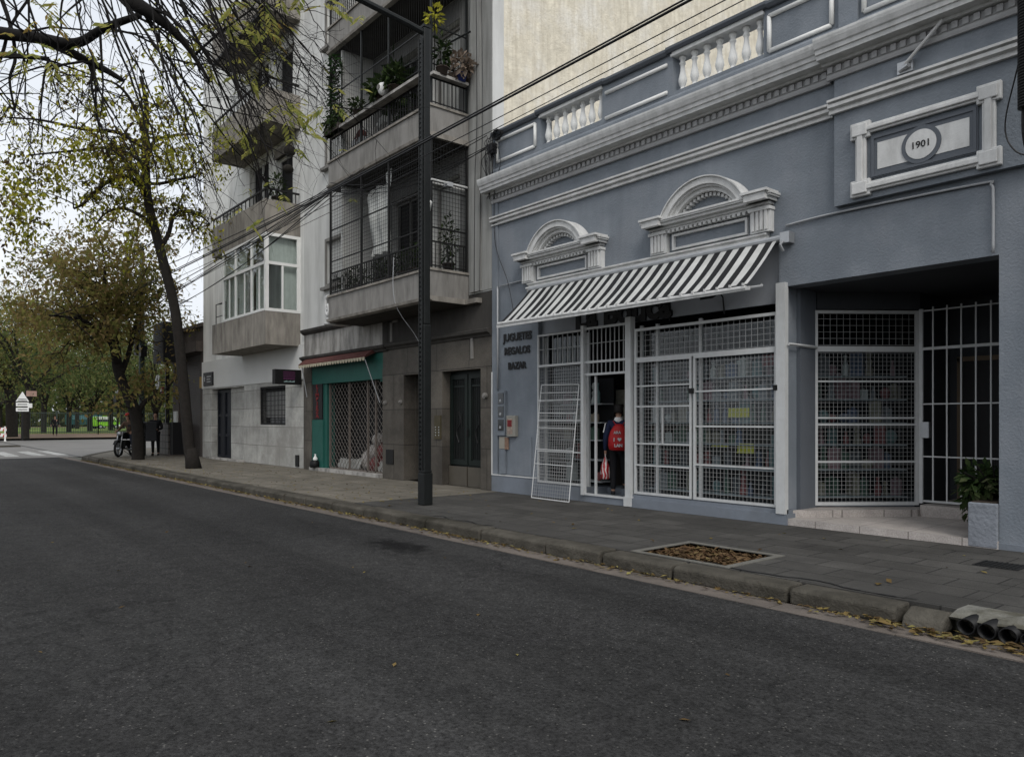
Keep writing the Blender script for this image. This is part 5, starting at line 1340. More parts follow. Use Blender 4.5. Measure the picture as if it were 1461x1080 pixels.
m = MB(); m.box(-.55,.55,-.03,.03,0,.52); bevel(m.build('board', M['black'], t),.02)
m = MB(); m.prism([(-.42,.16),(-.36,.2),(-.30,.16),(-.34,.26),(-.28,.3),(-.34,.32),(-.37,.4),(-.40,.32),(-.46,.3),(-.40,.26)],-.036,-.0305,'y'); m.box(-.1,.38,-.036,-.0305,.33,.37); m.box(-.1,.30,-.036,-.0305,.23,.27); m.box(-.1,.34,-.036,-.0305,.13,.17); m.build('marks', M['zinc'], t)
t = thing('hanging_sign', (-21.62, 9.2, 2.68), 'black box sign with dim purple and pale blue lines projecting from the white building', 'sign')
m = MB(); m.box(-.11,.11,-.40,.42,0,.44); bevel(m.build('box', M['blackplastic'], t),.012)
m = MB(); 
for z in (.36,.30,.24): m.box(.111,.116,-.15,.22,z-.014,z+.014)
for i in range(6): m.box(.111,.116,-.14+i*.06,-.10+i*.06,.14,.20)
m.build('purple_lines', plain('dull_purple_vinyl',(.075,.02,.06),.5), t)
m = MB()
for i in range(9): m.box(.111,.116,-.13+i*.038,-.102+i*.038,.06,.09+.012*(i%3))
m.build('pale_line', plain('pale_blue_vinyl',(.20,.27,.27),.5), t)
pot((-22.1, 9.1, 8.1), 'potted plant at the right end of the open balcony of the white building', 61, .16,.25,(.3,.3,.4),220,.12)
t = thing('hanging_basket', (-21.75, 9.3, 9.0), 'two dark round hanging baskets by the open balcony of the white building', 'basket')
m = MB(); m.ball((0,0,.16),.17,10,6,.8); m.ball((0,.05,.72),.18,10,6,1); m.build('baskets', M['barkfar'], t, True); m = MB(); m.tube([(0,0,.3),(0,0,1.4)],.008,4); m.build('cord', M['iron'], t)

# ================================================================== DARK CORNER SHOP
D = thing('corner_shop', (-33.0, YF, .15), 'low dark brown corner shop with closed roller shutter beside the white building', 'building')
def pd_(mb, name, mat, parent=None): return mb.build(name, mat, parent or D, False, True)
m = MB(); wall(m,-35.1,WX0-.01,.15,5.35,YF+.05,YF+.35,[(-34.2,-31.3,.15,4.3)]); m.box(-35.1,-34.85,YF+.35,24,.15,5.35); m.box(-35.1,WX0-.01,23.8,24,.15,5.35); pd_(m,'wall',M['brown'])
m = MB(); m.box(-35.2,WX0-.012,YF-.03,24.1,5.35,5.5); m.box(-34.9,WX0-.02,YF-.25,YF+.05,4.35,4.75); pd_(m,'roof',M['brown'])
m = MB(); m.box(-34.2,-31.3,YF+.18,YF+.22,.15,4.3)
for i in range(46): m.box(-34.2,-31.3,YF+.15,YF+.18,.2+i*.089,.26+i*.089)
pd_(m,'roller_shutter',M['rollup'])
m = MB(); m.box(-34.75,-34.3,YF-.02,YF+.05,1.3,2.0); m.box(-34.68,-34.37,YF-.03,YF-.02,1.38,1.92); pd_(m,'notice_frame',M['cloth'])
m = MB(); m.box(-31.25,-30.95,YF-.0,YF+.05,2.9,3.35); pd_(m,'yellow_notice',plain('ochre_notice',(.30,.19,.05),.7))
m = MB(); m.box(-35.0,-34.85,YF-.3,YF-.15,.15,5.3); pd_(m,'corner_post',M['black'])
m = MB(); m.box(-34.5,-32.6,YF-.75,YF-.2,.15,.2); pd_(m,'doorstep',M['brown'])
t = thing('projecting_sign', (-34.25, 9.25, 4.05), 'large dark louvred box sign projecting from the corner shop', 'sign')
m = MB(); m.box(-.74,.74,-.34,.38,0,1.70); m.build('box', M['black'], t)
m = MB()
for i in range(24): m.box(-.75,.75,-.375,-.345,.03+i*.069,.072+i*.069)
m.build('louvre_face', M['louvre'], t)
t = thing('tiled_counter', (-34.05, 9.3, .15), 'waist high dark tiled cabinet against the corner shop shutter', 'cabinet')
m = MB(); m.box(-.80,.80,-.28,.28,0,1.30); m.build('cabinet_body', M['darktile'], t)
m = MB(); m.box(-.84,.84,-.32,.32,1.30,1.35); m.build('cabinet_top', M['black'], t); m = MB(); m.box(.85,1.25,-.22,.26,0,1.38); m.build('side_board', M['black'], t)
t = thing('round_sign', (-35.1, 9.1, 2.95), 'round pale sign with a dark figure on an arm of the corner shop', 'sign')
m = MB(); m.disc((0,0,.33),.31,'y',28,.06); m.build('disc', M['cloth'], t); m = MB(); m.tube([(.0,.03,.33),(.12,.35,.33)],.03,6); m.build('arm', M['iron'], t)
m = MB(); m.disc((0,-.035,.43),.07,'y',14,.012); m.prism([(-.07,.36),(.07,.36),(.03,.22),(.02,.10),(-.02,.10),(-.03,.22)],-.041,-.031,'y'); m.build('figure', M['black'], t)
t = thing('parking_sign', (-34.5, 9.1, 2.68), 'small square red sign with a letter under the round sign', 'sign')
m = MB(); m.box(-.20,.20,-.03,.03,0,.36); m.build('board', M['darkred'], t); text_mesh('letter','P',.32,M['cloth'],t,(0,-.034,.07),depth=.004,bold=.004)
m = MB(); m.tube([(-.1,0.03,.2),(-.38,.3,.2)],.02,6); m.build('arm', M['iron'], t)

# ================================================================== STREET FURNITURE, POST AND CABLES
t = thing('lamp_post', (-10.95, 7.15, .15), 'dark square street lamp post with a long arm reaching over the road', 'lamp post')
m = MB(); m.box(-.078,.078,-.078,.078,0,3.1); m.box(-.066,.066,-.066,.066,3.1,8.2); o = m.build('pole', M['postmetal'], t); bevel(o,.02)
m = MB(); m.box(-.095,.095,-.095,.095,0,.55); m.box(-.086,.086,-.086,.086,.55,.6); bevel(m.build('base_sleeve', M['postmetal'], t),.015)
m = MB()
m.box(.03,.05,-.105,-.0785,.6,8.0); m.box(-.05,-.03,-.105,-.0785,.6,8.0)
for i in range(92): m.box(-.03,.03,-.098,-.0785,.64+i*.08,.685+i*.08)
m.build('perforated_channel', M['postmetal'], t)
m = MB(); m.tube([(0,0,8.12),(0,-.35,8.17),(.02,-2.2,8.34),(.03,-4.6,8.56)],[.055,.055,.05,.042],8); m.box(-.072,.072,-.072,.072,8.201,8.24); ar = m.build('arm', M['postmetal'], t, False)
m = MB(); m.prism([(-.12,8.5),(.14,8.5),(.12,8.62),(-.06,8.64)],-5.3,-4.55,'y'); m.build('lamp_head', M['zinc'], ar)
m = MB(); m.box(-.09,.09,-5.2,-4.7,8.485,8.499); m.build('lens', M['trim'], ar)
# overhead cables
def cable(pts, r, label, group=None, n=8, sag=None):
    m = MB(); m.tube(spline(pts, n), r, 5, True)
    return solo(m, 'cable', M['cable'], label, 'cable', group)
def span(a, b, s):
    a, b = Vector(a), Vector(b); return [tuple(a.lerp(b,t)-Vector((0,0,s*4*t*(1-t)))) for t in [i/8 for i in range(9)]]
GC = 'overhead cables along the street'
LC = ['thick black cable bundle strung along the facades in front of the lamp post','thin black cable just above the thick bundle along the facades','thin slack cable just under the thick bundle along the facades']
cable(span((14,6.95,6.75),(-34,6.6,6.15),.30), .017, LC[0], n=3)
cable(span((14,6.95,6.82),(-34,6.6,6.22),.33), .012, 'black cable wrapped close above the thick bundle along the facades', n=3)
cable(span((14,7.2,7.0),(-20,8.4,6.7),.22), .007, LC[1], n=3)
cable(span((14,6.95,6.72),(-34,6.7,6.05),.42), .007, LC[2], n=3)
rc = random.Random(5)
for i in range(9):
    a = (-16.7+rc.uniform(-1,1.5), 8.5, 7.35+rc.uniform(-.12,.15)); b = (-33.5+rc.uniform(-4,1), 7.3+rc.uniform(-.6,.6), 5.4+rc.uniform(-.3,1.5))
    cable(span(a,b,rc.uniform(.1,.5)), rc.choice([.008,.010,.013]), 'thin black cable fanning from the upper caged balcony across the white building', 'cables fanning across the white building', n=3)
for i in range(4):
    a = (-12.3, YF-.12, 7.3+rc.uniform(-.25,.2)); b = (-17.2, 8.45, 7.15+rc.uniform(-.1,.5))
    cable(span(a,b,rc.uniform(.1,.45)), .009, 'thin cable drooping from the blue parapet corner to the upper caged balcony', 'cables drooping from the parapet corner', n=3)
for i in range(5):
    cable(span((-30, 7.5, 5.2+i*.28),(-48-rc.uniform(0,6), 3+rc.uniform(-3,4), 7.6+rc.uniform(-.5,.8)),.4), .012, 'thin cable over the side street beyond the leaning tree', 'cables over the side street', n=3)
for i in range(4):
    cable(span((-40,12,7.0+.22*i),(-62,-30,7.3+.25*i),.5), .014, 'thin cable crossing in front of the park trees', 'cables in front of the park trees', n=3)
# tangle of wires at the parapet corner
t = thing('wire_tangle', (-12.16, YF-.06, 6.2), 'tangled black wires hanging at the corner of the blue parapet', 'wires')
m = MB(); rw = random.Random(9)
for i in range(16):
    z1 = rw.uniform(.9,1.35); z0 = rw.uniform(-.1,.8)
    m.tube(spline([(rw.uniform(-.1,.25),rw.uniform(-.12,.0),z1),(rw.uniform(-.15,.25),rw.uniform(-.2,.0),(z0+z1)/2+rw.uniform(-.1,.2)),(rw.uniform(-.1,.2),rw.uniform(-.1,.0),z0)],4),.008,4)
for i in range(7): 
    a = rw.uniform(0,6); m.tube([(.1+.13*math.cos(a+k*.7)+.1,-.05+rw.uniform(-.05,.05),1.2+.10*math.sin(a+k*.7)) for k in range(10)],.008,4)
m.box(-.05,.12,-.12,.0,.85,1.05)
m.build('wires', M['cable'], t)
m = MB(); m.tube(spline([(-12.15,YF-.05,6.2),(-12.1,YF-.05,5.2),(-11.7,YF-.06,4.4),(-11.45,YF-.1,3.7)],6),.009,4); solo(m,'cable',M['cable'],'thin black wire slanting down the blue wall behind the awning end','cable')
m = MB()
for x, a, b in ((-12.55,4.3,10.5),(-12.75,4.0,11.0),(-13.0,8.6,11.5)): m.tube(spline([(x,YF-.065,b),(x+.04,YF-.065,(a+b)/2+.5),(x-.03,YF-.065,(a+b)/2-.8),(x-.06,YF-.065,a)],5),.008,4)
solo(m,'wall_wires',M['cable'],'thin wires running down the end pilaster of the grey apartment building','wires')
# corrugated conduit at the right edge
t = thing('cable_duct', (-2.60, 9.15, 4.1), 'thick ribbed black cable duct hanging at the right edge of the facade', 'cable duct')
m = MB(); pr = []
for i in range(48): pr += [(.085,.75+i*.03),(.10,.757+i*.03),(.10,.772+i*.03),(.085,.779+i*.03)]
m.lathe(pr,0,0,12); m.build('ribbed_sleeve', M['blackplastic'], t, True)
m = MB(); rw = random.Random(4)
for i in range(7):
    a = i*.9; m.tube(spline([(.05*math.cos(a),.05*math.sin(a),.8),(.06*math.cos(a)+.02,.05*math.sin(a),.4),(.03+rw.uniform(-.03,.05),.3,-.1),(.1,.42,-.9-.2*i)],5),.012,5)
    m.tube(spline([(.05*math.cos(a),.05*math.sin(a),2.15),(.05*math.cos(a+1)+.02,.06*math.sin(a),2.8),(rw.uniform(-.05,.08),rw.uniform(-.06,.06),4.2)],5),.013,5)
m.tube(spline([(0,0,2.1),(-.1,.1,1.4),(-.30,.28,.75),(-.2,.3,.42),(.02,.36,.33)],6),.008,4)
m.build('wires', M['cable'], t)
# green pole with the traffic signal at the corner
t = thing('signal_pole', (-34.05, 8.2, .15), 'tall green steel pole carrying a dark traffic signal at the street corner', 'pole')
m = MB(); m.lathe([(.16,0),(.16,1.2),(.12,1.25),(.11,5.5),(.085,8.8),(.06,8.85)],0,0,12); m.build('pole', M['greenpole'], t, True)
m = MB(); m.tube([(0,0,4.6),(-.3,-.1,4.7)],.03,6); m.box(-.62,-.22,-.16,.12,4.2,5.5); m.prism([(-.7,4.1),(-.14,4.1),(-.14,5.6),(-.7,5.6)],.121,.14,'y'); s = m.build('signal_head', M['black'], t)
m = MB()
for i in range(3): m.lathe([(.12,0),(.13,.16),(.125,.16),(.10,.02)],-.42,0,12,0); 
m = MB()
for i in range(3): m.disc((-.42,-.17,4.42+i*.42),.12,'y',16,.03)
m.build('signal_lens', M['blackplastic'], s)
m = MB(); m.box(.1,.34,-.12,.12,4.1,4.55); m.build('control_box', M['black'], t)

# ================================================================== TREES
def grow(mb, leaves, p, d, L, r, depth, rr, droop=.0, spread=.6, kids=3):
    """a twig with side twigs; leaf points are gathered at the ends"""
    n = 4; pts = [p]; q = p.copy(); dd = d.copy()
    for i in range(n):
        dd = (dd+Vector((rr.gauss(0,.16), rr.gauss(0,.16), rr.gauss(0,.12)-droop))).normalized()
        q = q+dd*(L/n); pts.append(q.copy())
        if depth == 0: leaves.append((q.copy(), dd.copy()))
    mb.tube(pts, [r*(1-.7*i/n) for i in range(n+1)], 5 if r > .02 else 4 if r > .008 else 3, False)
    if depth > 0:
        for k in range(kids):
            i = rr.randrange(1, n+1); a = dd.orthogonal(); a.rotate(Matrix.Rotation(rr.uniform(0,6.28),3,dd))
            grow(mb, leaves, pts[i], (dd*(1-spread*.4)+a*spread).normalized(), L*rr.uniform(.5,.75), r*.5, depth-1, rr, droop, spread, kids)
def scatter(m, pts, n, L, sig, rr, droop=.4):
    for i in range(n):
        p, d = pts[rr.randrange(len(pts))]
        q = p+Vector((rr.gauss(0,sig), rr.gauss(0,sig), rr.gauss(0,sig)))
        dd = Vector((rr.gauss(0,.6), rr.gauss(0,.6), rr.gauss(-droop,.5))).normalized()
        nn = Vector((rr.gauss(0,.7), rr.gauss(0,.7), 1)).normalized(); l = L*rr.uniform(.6,1.3)
        m.leaf(q, dd, l*.46, l, nn)
def limb(mb, pix, t0, r, dts=None):
    pts = [tuple(at(u,v,t0+(dts[i] if dts else 0))) for i,(u,v) in enumerate(pix)]
    k = len(pts); rs = [r[0]+(r[1]-r[0])*i/(k-1) for i in range(k)]
    sp = spline([p+(q,) for p,q in zip(pts,rs)], 5)
    mb.tube([p[:3] for p in sp], [p[3] for p in sp], 9 if r[0] > .08 else 6, True)
    return [Vector(p[:3]) for p in sp]
# leaning street tree in front of the white building
rr = random.Random(21)
t = thing('street_tree', tuple(at(275,668,22.9)), 'slender dark tree leaning over the road in front of the white building', 'tree')
m = MB(); lv = []
tr = limb(m, [(275,670),(275,664),(270,640),(266,595),(260,530),(250,445),(236,385),(222,332),(211,285),(208,240)], 22.9, (.18,.12))
m.tube([tuple(at(277,669,22.9)+Vector((0,0,-.1))), tuple(at(272,640,22.9))], [.25,.172], 10)
tops = [([(208,245),(207,200),(209,150),(200,110)],(.13,.04),None),
 ([(212,280),(200,266),(180,252),(150,262),(120,290),(105,298)],(.10,.03),[0,-.3,-.6,-.9,-1,-1.1]),
 ([(210,268),(190,245),(165,215),(130,190)],(.09,.025),[0,-.3,-.7,-1.2]),
 ([(215,318),(195,305),(175,298),(150,305),(130,330)],(.07,.02),[0,.4,.8,1.2,1.5]),
 ([(229,352),(240,335),(248,308),(262,302),(285,308),(300,320)],(.08,.02),[0,.2,.4,.6,.7,.8]),
 ([(208,240),(218,205),(240,195),(275,192)],(.08,.02),[0,.4,.9,1.3]),
 ([(208,262),(230,262),(260,255),(278,252)],(.05,.04),[0,.1,.2,.3]),
 ([(207,215),(170,190),(120,185),(60,172),(10,168)],(.07,.02),[0,-.5,-.9,-1.2,-1.4]),
 ([(208,235),(165,212),(110,215),(40,222)],(.06,.02),[0,-.7,-1.3,-2]),
 ([(207,200),(190,150),(165,120),(125,110)],(.06,.02),[0,-.4,-.8,-1.2])]
for pix, r, dts in tops:
    ps = limb(m, pix, 22.9, r, dts)
    for p in ps[len(ps)//3:]:
        if rr.random() < .62:
            d = Vector((rr.gauss(0,.6), rr.gauss(0,.6), rr.gauss(.1,.6))).normalized()
            grow(m, lv, p, d, rr.uniform(.6,1.5), .022, 2, rr, .08, .7, 3)
m.build('trunk', M['bark'], t, True, True)
m = MB()
keep = [x for x in lv if rr.random() < .8]
# leaves gather in clumps, some twigs stay bare
clump = [x for x in keep if (math.sin(x[0].x*1.9+x[0].z*1.3)+math.sin(x[0].z*2.1-x[0].y*1.7)) > -.35]
scatter(m, clump, 3400, .16, .10, rr, .6)
cl = [(at(u,v,21.9+rr.uniform(-1.2,1.2)),Vector((0,0,1))) for u,v in ((140,210),(155,220),(170,215),(185,235),(120,205),(95,130),(230,205),(215,160),(25,285),(40,310),(30,340),(10,260),(60,240),(265,165),(250,220),(100,215),(110,100),(20,160),(15,240),(45,270),(20,320),(70,260),(5,300),(180,225),(205,190),(165,230))]
scatter(m, cl, 4300, .165, .33, rr, .6)
m.build('crown', M['leafA'], t, False, True)
# corner tree behind it
rr = random.Random(33)
t = thing('street_tree', tuple(at(196,655,28.0)), 'dark tree with a full brownish crown by the motorcycle at the corner', 'tree')
m = MB(); lv = []
tr = limb(m, [(197,656),(197,645),(196,610),(190,580),(178,555),(168,525),(165,495)], 28, (.23,.17))
lims = [([(168,520),(158,480),(150,430),(150,380)],(.16,.04),[0,-.5,-1,-1.5]), ([(172,535),(185,500),(198,450),(225,420)],(.12,.03),[0,.6,1.2,2]), ([(166,500),(140,470),(110,455),(70,450)],(.10,.03),[0,-1,-2,-3]),
 ([(192,600),(205,575),(220,565)],(.12,.06),[0,.2,.4]), ([(165,495),(170,440),(180,390),(190,340)],(.10,.03),[0,.3,.6,.9]), ([(158,480),(125,440),(105,400),(85,370)],(.08,.02),[0,.7,1.5,2.5]), ([(160,470),(140,420),(120,395),(100,420)],(.07,.02),[0,1.5,3,4])]
for pix, r, dts in lims:
    ps = limb(m, pix, 28, r, dts)
    for p in ps[len(ps)//3:]:
        if rr.random() < .85: grow(m, lv, p, Vector((rr.gauss(0,.7), rr.gauss(0,.7), rr.gauss(.2,.5))).normalized(), rr.uniform(1.0,2.0), .03, 2, rr, .03, .7, 3)
m.build('trunk', M['bark'], t, True, True)
m = MB(); lv = [x for x in lv if math.sin(x[0].x*1.7+x[0].z*1.1)+math.sin(x[0].z*1.9-x[0].y*1.5) > -.5]; scatter(m, lv, 7500, .19, .15, rr, .4)
cl = []
for i in range(46):
    u = rr.uniform(20,262); v = rr.uniform(345,505)
    if abs(u-150)/125+abs(v-425)/100 < 1.25: cl.append((at(u,v,28+rr.uniform(-2.5,2.5)),Vector((0,0,1))))
scatter(m, cl, 7500, .20, .40, rr, .4)
m.build('crown', M['leafB'], t, False, True)
# park trees beyond the cross street
def park_tree(u, vb, t0, h, w, label, seed, lean=0, r0=.3, mat='leafC', n=5200, bare=.35, z0=.2, L=.27):
    rr = random.Random(seed); b = at(u, vb, t0); b.z = z0
    t = thing('park_tree', tuple(b), label, 'tree', 'trees in the park')
    m = MB(); fork = Vector((lean, lean*.3, h*bare)); m.tube(spline([(0,0,-.1,r0*1.35),(0,0,.4,r0),(lean*.4,0,h*bare*.6,r0*.85),tuple(fork)+(r0*.75,)],4) and [p[:3] for p in spline([(0,0,-.1),(0,0,.4),(lean*.4,0,h*bare*.6),tuple(fork)],4)], r0*.95, 8)
    pts = []
    for i in range(7):
        a = i*2.4+rr.uniform(-.4,.4); e = Vector((math.cos(a)*w*rr.uniform(.3,.6), math.sin(a)*w*rr.uniform(.3,.6), h*rr.uniform(.55,.95)))
        md = fork.lerp(e,.5)+Vector((rr.gauss(0,.4), rr.gauss(0,.4), rr.uniform(-.3,.6)))
        sp = spline([tuple(fork-Vector((0,0,.2)))+(r0*.5,),tuple(md)+(r0*.3,),tuple(e)+(r0*.1,)],5); m.tube([p[:3] for p in sp],[p[3] for p in sp],6)
        for p in sp[4:]: pts.append((Vector(p[:3]),Vector((0,0,1))))
        for k in range(4):
            c = Vector(sp[rr.randrange(5,len(sp))][:3]); f = c+Vector((rr.gauss(0,w*.22), rr.gauss(0,w*.22), rr.gauss(.1,h*.09))); m.tube([tuple(c),tuple(c.lerp(f,.5)+Vector((0,0,.2))),tuple(f)],[r0*.16,r0*.1,r0*.04],4); pts.append((f,Vector((0,0,1)))); pts.append((f,Vector((0,0,1))))
    m.build('trunk', M['barkfar'], t, True)
    m = MB(); scatter(m, pts, n, L, w*.135, rr, .3); m.build('crown', M[mat], t)
PT = [(36,624.5,60,11,6.5,'leaning park tree with a paper notice on its trunk beside the warning sign',.8,.32,'leafC',5200,.36),
 (17,621,66,12,7,'thick straight park tree left of the warning sign',-.3,.50,'leafB',5600,.34),
 (-20,622,64,13,8,'park tree at the left edge of the photograph',.3,.35,'leafA',5000,.3),
 (62,617,84,13,9,'park tree behind the fence above the walking man',.2,.3,'leafC',6200,.25),
 (98,616,92,14,10,'park tree behind the fence left of the blue vehicle',.2,.3,'leafC',6400,.22),
 (128,615,100,15,11,'park tree standing behind the parked blue vehicle',0,.35,'leafC',6600,.2),
 (158,615,108,16,12,'park tree standing behind the lime green van',0,.35,'leafC',6800,.2),
 (186,616,96,14,11,'park tree behind the motorcycle and its rider',0,.35,'leafC',6600,.2),
 (222,616,88,13,11,'park tree behind the round sign at the corner',0,.35,'leafC',6600,.18),
 (262,616,110,16,13,'park tree hidden behind the corner shop roof',0,.35,'leafC',5600,.2),
 (40,612,120,17,14,'tall far park tree above the left fence',0,.4,'leafC',6000,.2),
 (110,612,128,18,15,'tall far park tree above the parked vehicles',0,.4,'leafB',6000,.2),
 (175,612,132,18,15,'tall far park tree right of the parked vehicles',0,.4,'leafC',6000,.2),
 (0,612,126,18,15,'tall far park tree at the left edge',0,.4,'leafC',6000,.2)]
for i, a in enumerate(PT): park_tree(*a[:5], a[5], 100+i, a[6], a[7], a[8], a[9], a[10], L=.26 if a[2] < 80 else .34)
m = MB(); rr = random.Random(71)
for i in range(34000):
    p = Vector((rr.uniform(-230,-195), rr.uniform(-75,150), 0)); hgt = 13+2.2*math.sin(p.y*.23)+1.6*math.sin(p.y*.61+1)
    p.z = rr.random()*hgt+.1; d = Vector((rr.gauss(0,.6), rr.gauss(0,.6), rr.gauss(.2,.5))).normalized(); m.leaf(p, d, 1.0, 1.9, Vector((rr.gauss(0,.7),rr.gauss(0,.7),1)).normalized())
o = struct(m, 'far_shrubbery', M['leafC'], kind='stuff')
# big tree on the near side: its drooping branches hang into the top left of the view
rr = random.Random(52)
TB = Vector((-10.6,-2.1,.14))
t = thing('street_tree', tuple(TB), 'large bare branched tree whose long drooping twigs hang across the top left', 'tree')
m = MB(); lv = []
def L3(pts, r0, r1, n=9):
    k = len(pts); s = spline([tuple(p)+(r0+(r1-r0)*i/(k-1),) for i,p in enumerate(pts)],6); m.tube([q[:3] for q in s],[q[3] for q in s],n); return [Vector(q[:3]) for q in s]
L3([TB+Vector((0,0,-.1)),TB+Vector((0,0,.6)),TB+Vector((.1,.1,2.2)),TB+Vector((.1,.4,3.6))],.34,.22,12)
fk = TB+Vector((.1,.4,3.5))
big = L3([fk,fk+Vector((.3,.9,1.6)),at(60,-95,7.4),at(140,-40,7.0),at(188,2,6.8),at(222,24,6.8),at(262,60,6.9),at(300,118,7.0)],.15,.012)
l2 = L3([fk,fk+Vector((-.2,.8,1.1)),at(-60,42,9.2),at(0,48,9),at(55,55,8.9),at(108,62,8.8),at(150,40,8.6),at(200,22,8.5)],.105,.035)
l3 = L3([at(60,55,8.9),at(110,80,8.9),at(150,100,9.0),at(175,115,9.0)],.06,.025,6)
l4 = L3([fk,at(-80,75,8.8),at(-10,78,8.6),at(70,84,8.7)],.07,.02,6)
L3([at(-30,-80,9.2),at(10,20,9),at(22,80,9),at(14,115,9),at(22,160,9)],.03,.012,5)
L3([at(-20,120,9),at(2,80,9),at(14,40,9.1),at(40,0,9.2),at(70,-40,9.2)],.025,.012,5)
def whip(p0, p1, sag, r, twigs, t_leaf):
    """a long pendulous twig"""
    mid = p0.lerp(p1,.5)+Vector((rr.gauss(0,.08), rr.gauss(0,.08), sag))
    pts = spline([tuple(p0)+(r,),tuple(mid)+(r*.72,),tuple(p1)+(r*.28,)],7)
    ps = []
    for i, q in enumerate(pts):
        w = .012 if 0 < i < len(pts)-1 else 0; ps.append(Vector(q[:3])+Vector((rr.gauss(0,w),rr.gauss(0,w),rr.gauss(0,w))))
    m.tube(ps,[q[3] for q in pts],5 if r > .012 else 4,False)
    dirn = (p1-p0).normalized()
    for k in range(twigs):
        i = rr.randrange(4,len(ps)); a = dirn.orthogonal(); a.rotate(Matrix.Rotation(rr.uniform(0,6.28),3,dirn))
        grow(m, lv, ps[i], (dirn*.75+a*rr.uniform(.3,.75)).normalized(), rr.uniform(.25,.75), r*.42, 1, rr, .02, .6, 2)
for i in range(50):
    s = rr.random(); T = rr.uniform(5.6,7.6)
    u0 = 95+215*s+rr.gauss(0,10); p0 = at(u0, -60+rr.uniform(-25,25), T)
    f = rr.random()
    u1 = u0+95+130*f+rr.gauss(0,12); v1 = 350-120*s-130*f+rr.gauss(0,34)
    p1 = at(min(u1,478), max(60,v1), T+rr.uniform(-.6,.8))
    whip(p0, p1, rr.uniform(-.16,.22), rr.uniform(.006,.0135), rr.randrange(1,5), 0)
for i in range(20):
    p0 = at(rr.uniform(250,420), -50, rr.uniform(6,7.4)); p1 = at(rr.uniform(360,478), rr.uniform(30,190), rr.uniform(5.8,7.4)); whip(p0,p1,rr.uniform(-.2,.1),rr.uniform(.004,.008),rr.randrange(3,7),0)
for i in range(26):
    src = rr.choice([l2,l3,l4,big]); p0 = src[rr.randrange(3,len(src))]; d = Vector((rr.gauss(.1,.5),rr.gauss(.1,.5),rr.gauss(-.25,.5))).normalized()
    grow(m, lv, p0, d, rr.uniform(.8,1.9), .016, 2, rr, .05, .6, 3)
for (a,b,c,d) in ((95,-40,70,150),(40,-40,8,200),(115,-40,118,70),(10,-40,40,170)):
    whip(at(a,b,8.5),at(c,d,8.6),rr.uniform(-.2,.2),.014,6,0)
m.build('trunk', M['twig'], t, True, True)
m = MB()
def compound(p, n, L, d0=None):
    """a drooping leaf stalk with paired leaflets"""
    d = d0 or Vector((rr.gauss(.3,.4),rr.gauss(0,.4),rr.uniform(-.7,-.1))).normalized(); q = p.copy()
    for k in range(n):
        q = q+d*.035; d = (d+Vector((0,0,-.05))).normalized()
        for sgn in (-1,1):
            sd = d.cross(Vector((0,0,1)))
            if sd.length < .1: continue
            sd.normalize(); m.leaf(q, (d*.7+sd*sgn*.8+Vector((0,0,-.25))).normalized(), L*.34, L*rr.uniform(.8,1.2), Vector((rr.gauss(0,.3),rr.gauss(0,.3),1)).normalized())
for (u,v,k,s) in ((300,35,6,22),(355,25,8,20),(365,38,8,18),(372,20,6,18),(385,35,5,14),(365,75,4,12),(405,150,7,12),(412,165,6,10),(335,185,7,16),(345,195,6,14),(330,175,4,14),(352,95,3,14),(345,110,3,12),(420,-2,3,10),(463,5,4,10),(517,25,1,3),(467,145,2,5),(290,85,1,3),(250,45,2,6),(265,72,1,3),(300,30,4,18),(230,60,4,18),(140,60,4,18),(75,10,4,14),(85,5,3,12),(50,35,3,14),(65,75,3,14),(20,50,1,5),(30,72,3,10),(420,205,2,6),(395,275,2,8),(430,190,2,4),(355,315,2,10)):
    for i in range(k): compound(at(u+rr.gauss(0,s), v+rr.gauss(0,s*.7), rr.uniform(6,7.4)), rr.randrange(3,6), .085)
for i in range(150):
    p, d = lv[rr.randrange(len(lv))]
    if rr.random() < .4: compound(p, 2, .07)
m.build('crown', M['leafY'], t, False, True)

# ================================================================== CORNER PEOPLE, MOTORCYCLE, PARK
def face_cam(x, y, off=0): return math.atan2(-y, -x)+math.pi/2+off
p, J = person((-33.64,8.63,.15), face_cam(-33.64,8.63,-.15), 'person in black standing by the tiled cabinet with hands held in front', {
  'wrL':(.07,-.27,1.06),'elL':(.25,-.02,1.10),'wrR':(-.09,-.27,1.06),'elR':(-.25,-.02,1.10),'jaw':(0,-.035,1.58),'head':(0,-.025,1.655)}, M['blackcloth'], M['blackcloth'], H=1.78)
m = MB(); m.tube([(-.06,-.33,1.09),(.02,-.34,1.10),(.06,-.33,1.10)],.03,8); 
p, J = person((-32.75,7.83,.15), face_cam(-32.75,7.83,-1.35), 'person in a dark cap wearing a big dark box beside the corner tree', {
  'wrL':(.20,-.22,1.02),'wrR':(-.20,-.22,1.02),'elL':(.24,.0,1.12),'elR':(-.24,.0,1.12)}, M['blackcloth'], M['blackcloth'], cap=M['black'], H=1.72)
rz = face_cam(-32.75,7.83,-1.35)
RM2 = Matrix.Translation(Vector((-32.75,7.83,.15))) @ Matrix.Rotation(rz,4,'Z')
t = thing('delivery_box', tuple(RM2 @ Vector((0,.36,.62))), 'large dark box worn on the back of the person in the cap', 'box', None, rz)
m = MB(); m.box(-.24,.24,-.2,.2,0,.78); bevel(m.build('box', plain('charcoal_nylon',(.035,.036,.04),.7,.1,8), t),.03)
m = MB(); 
for S in (-1,1): m.tube(spline([(S*.15,-.2,.7),(S*.15,-.44,.74),(S*.17,-.46,.4),(S*.16,-.2,.15)],4),.02,5)
m.build('strap', M['black'], t, True)
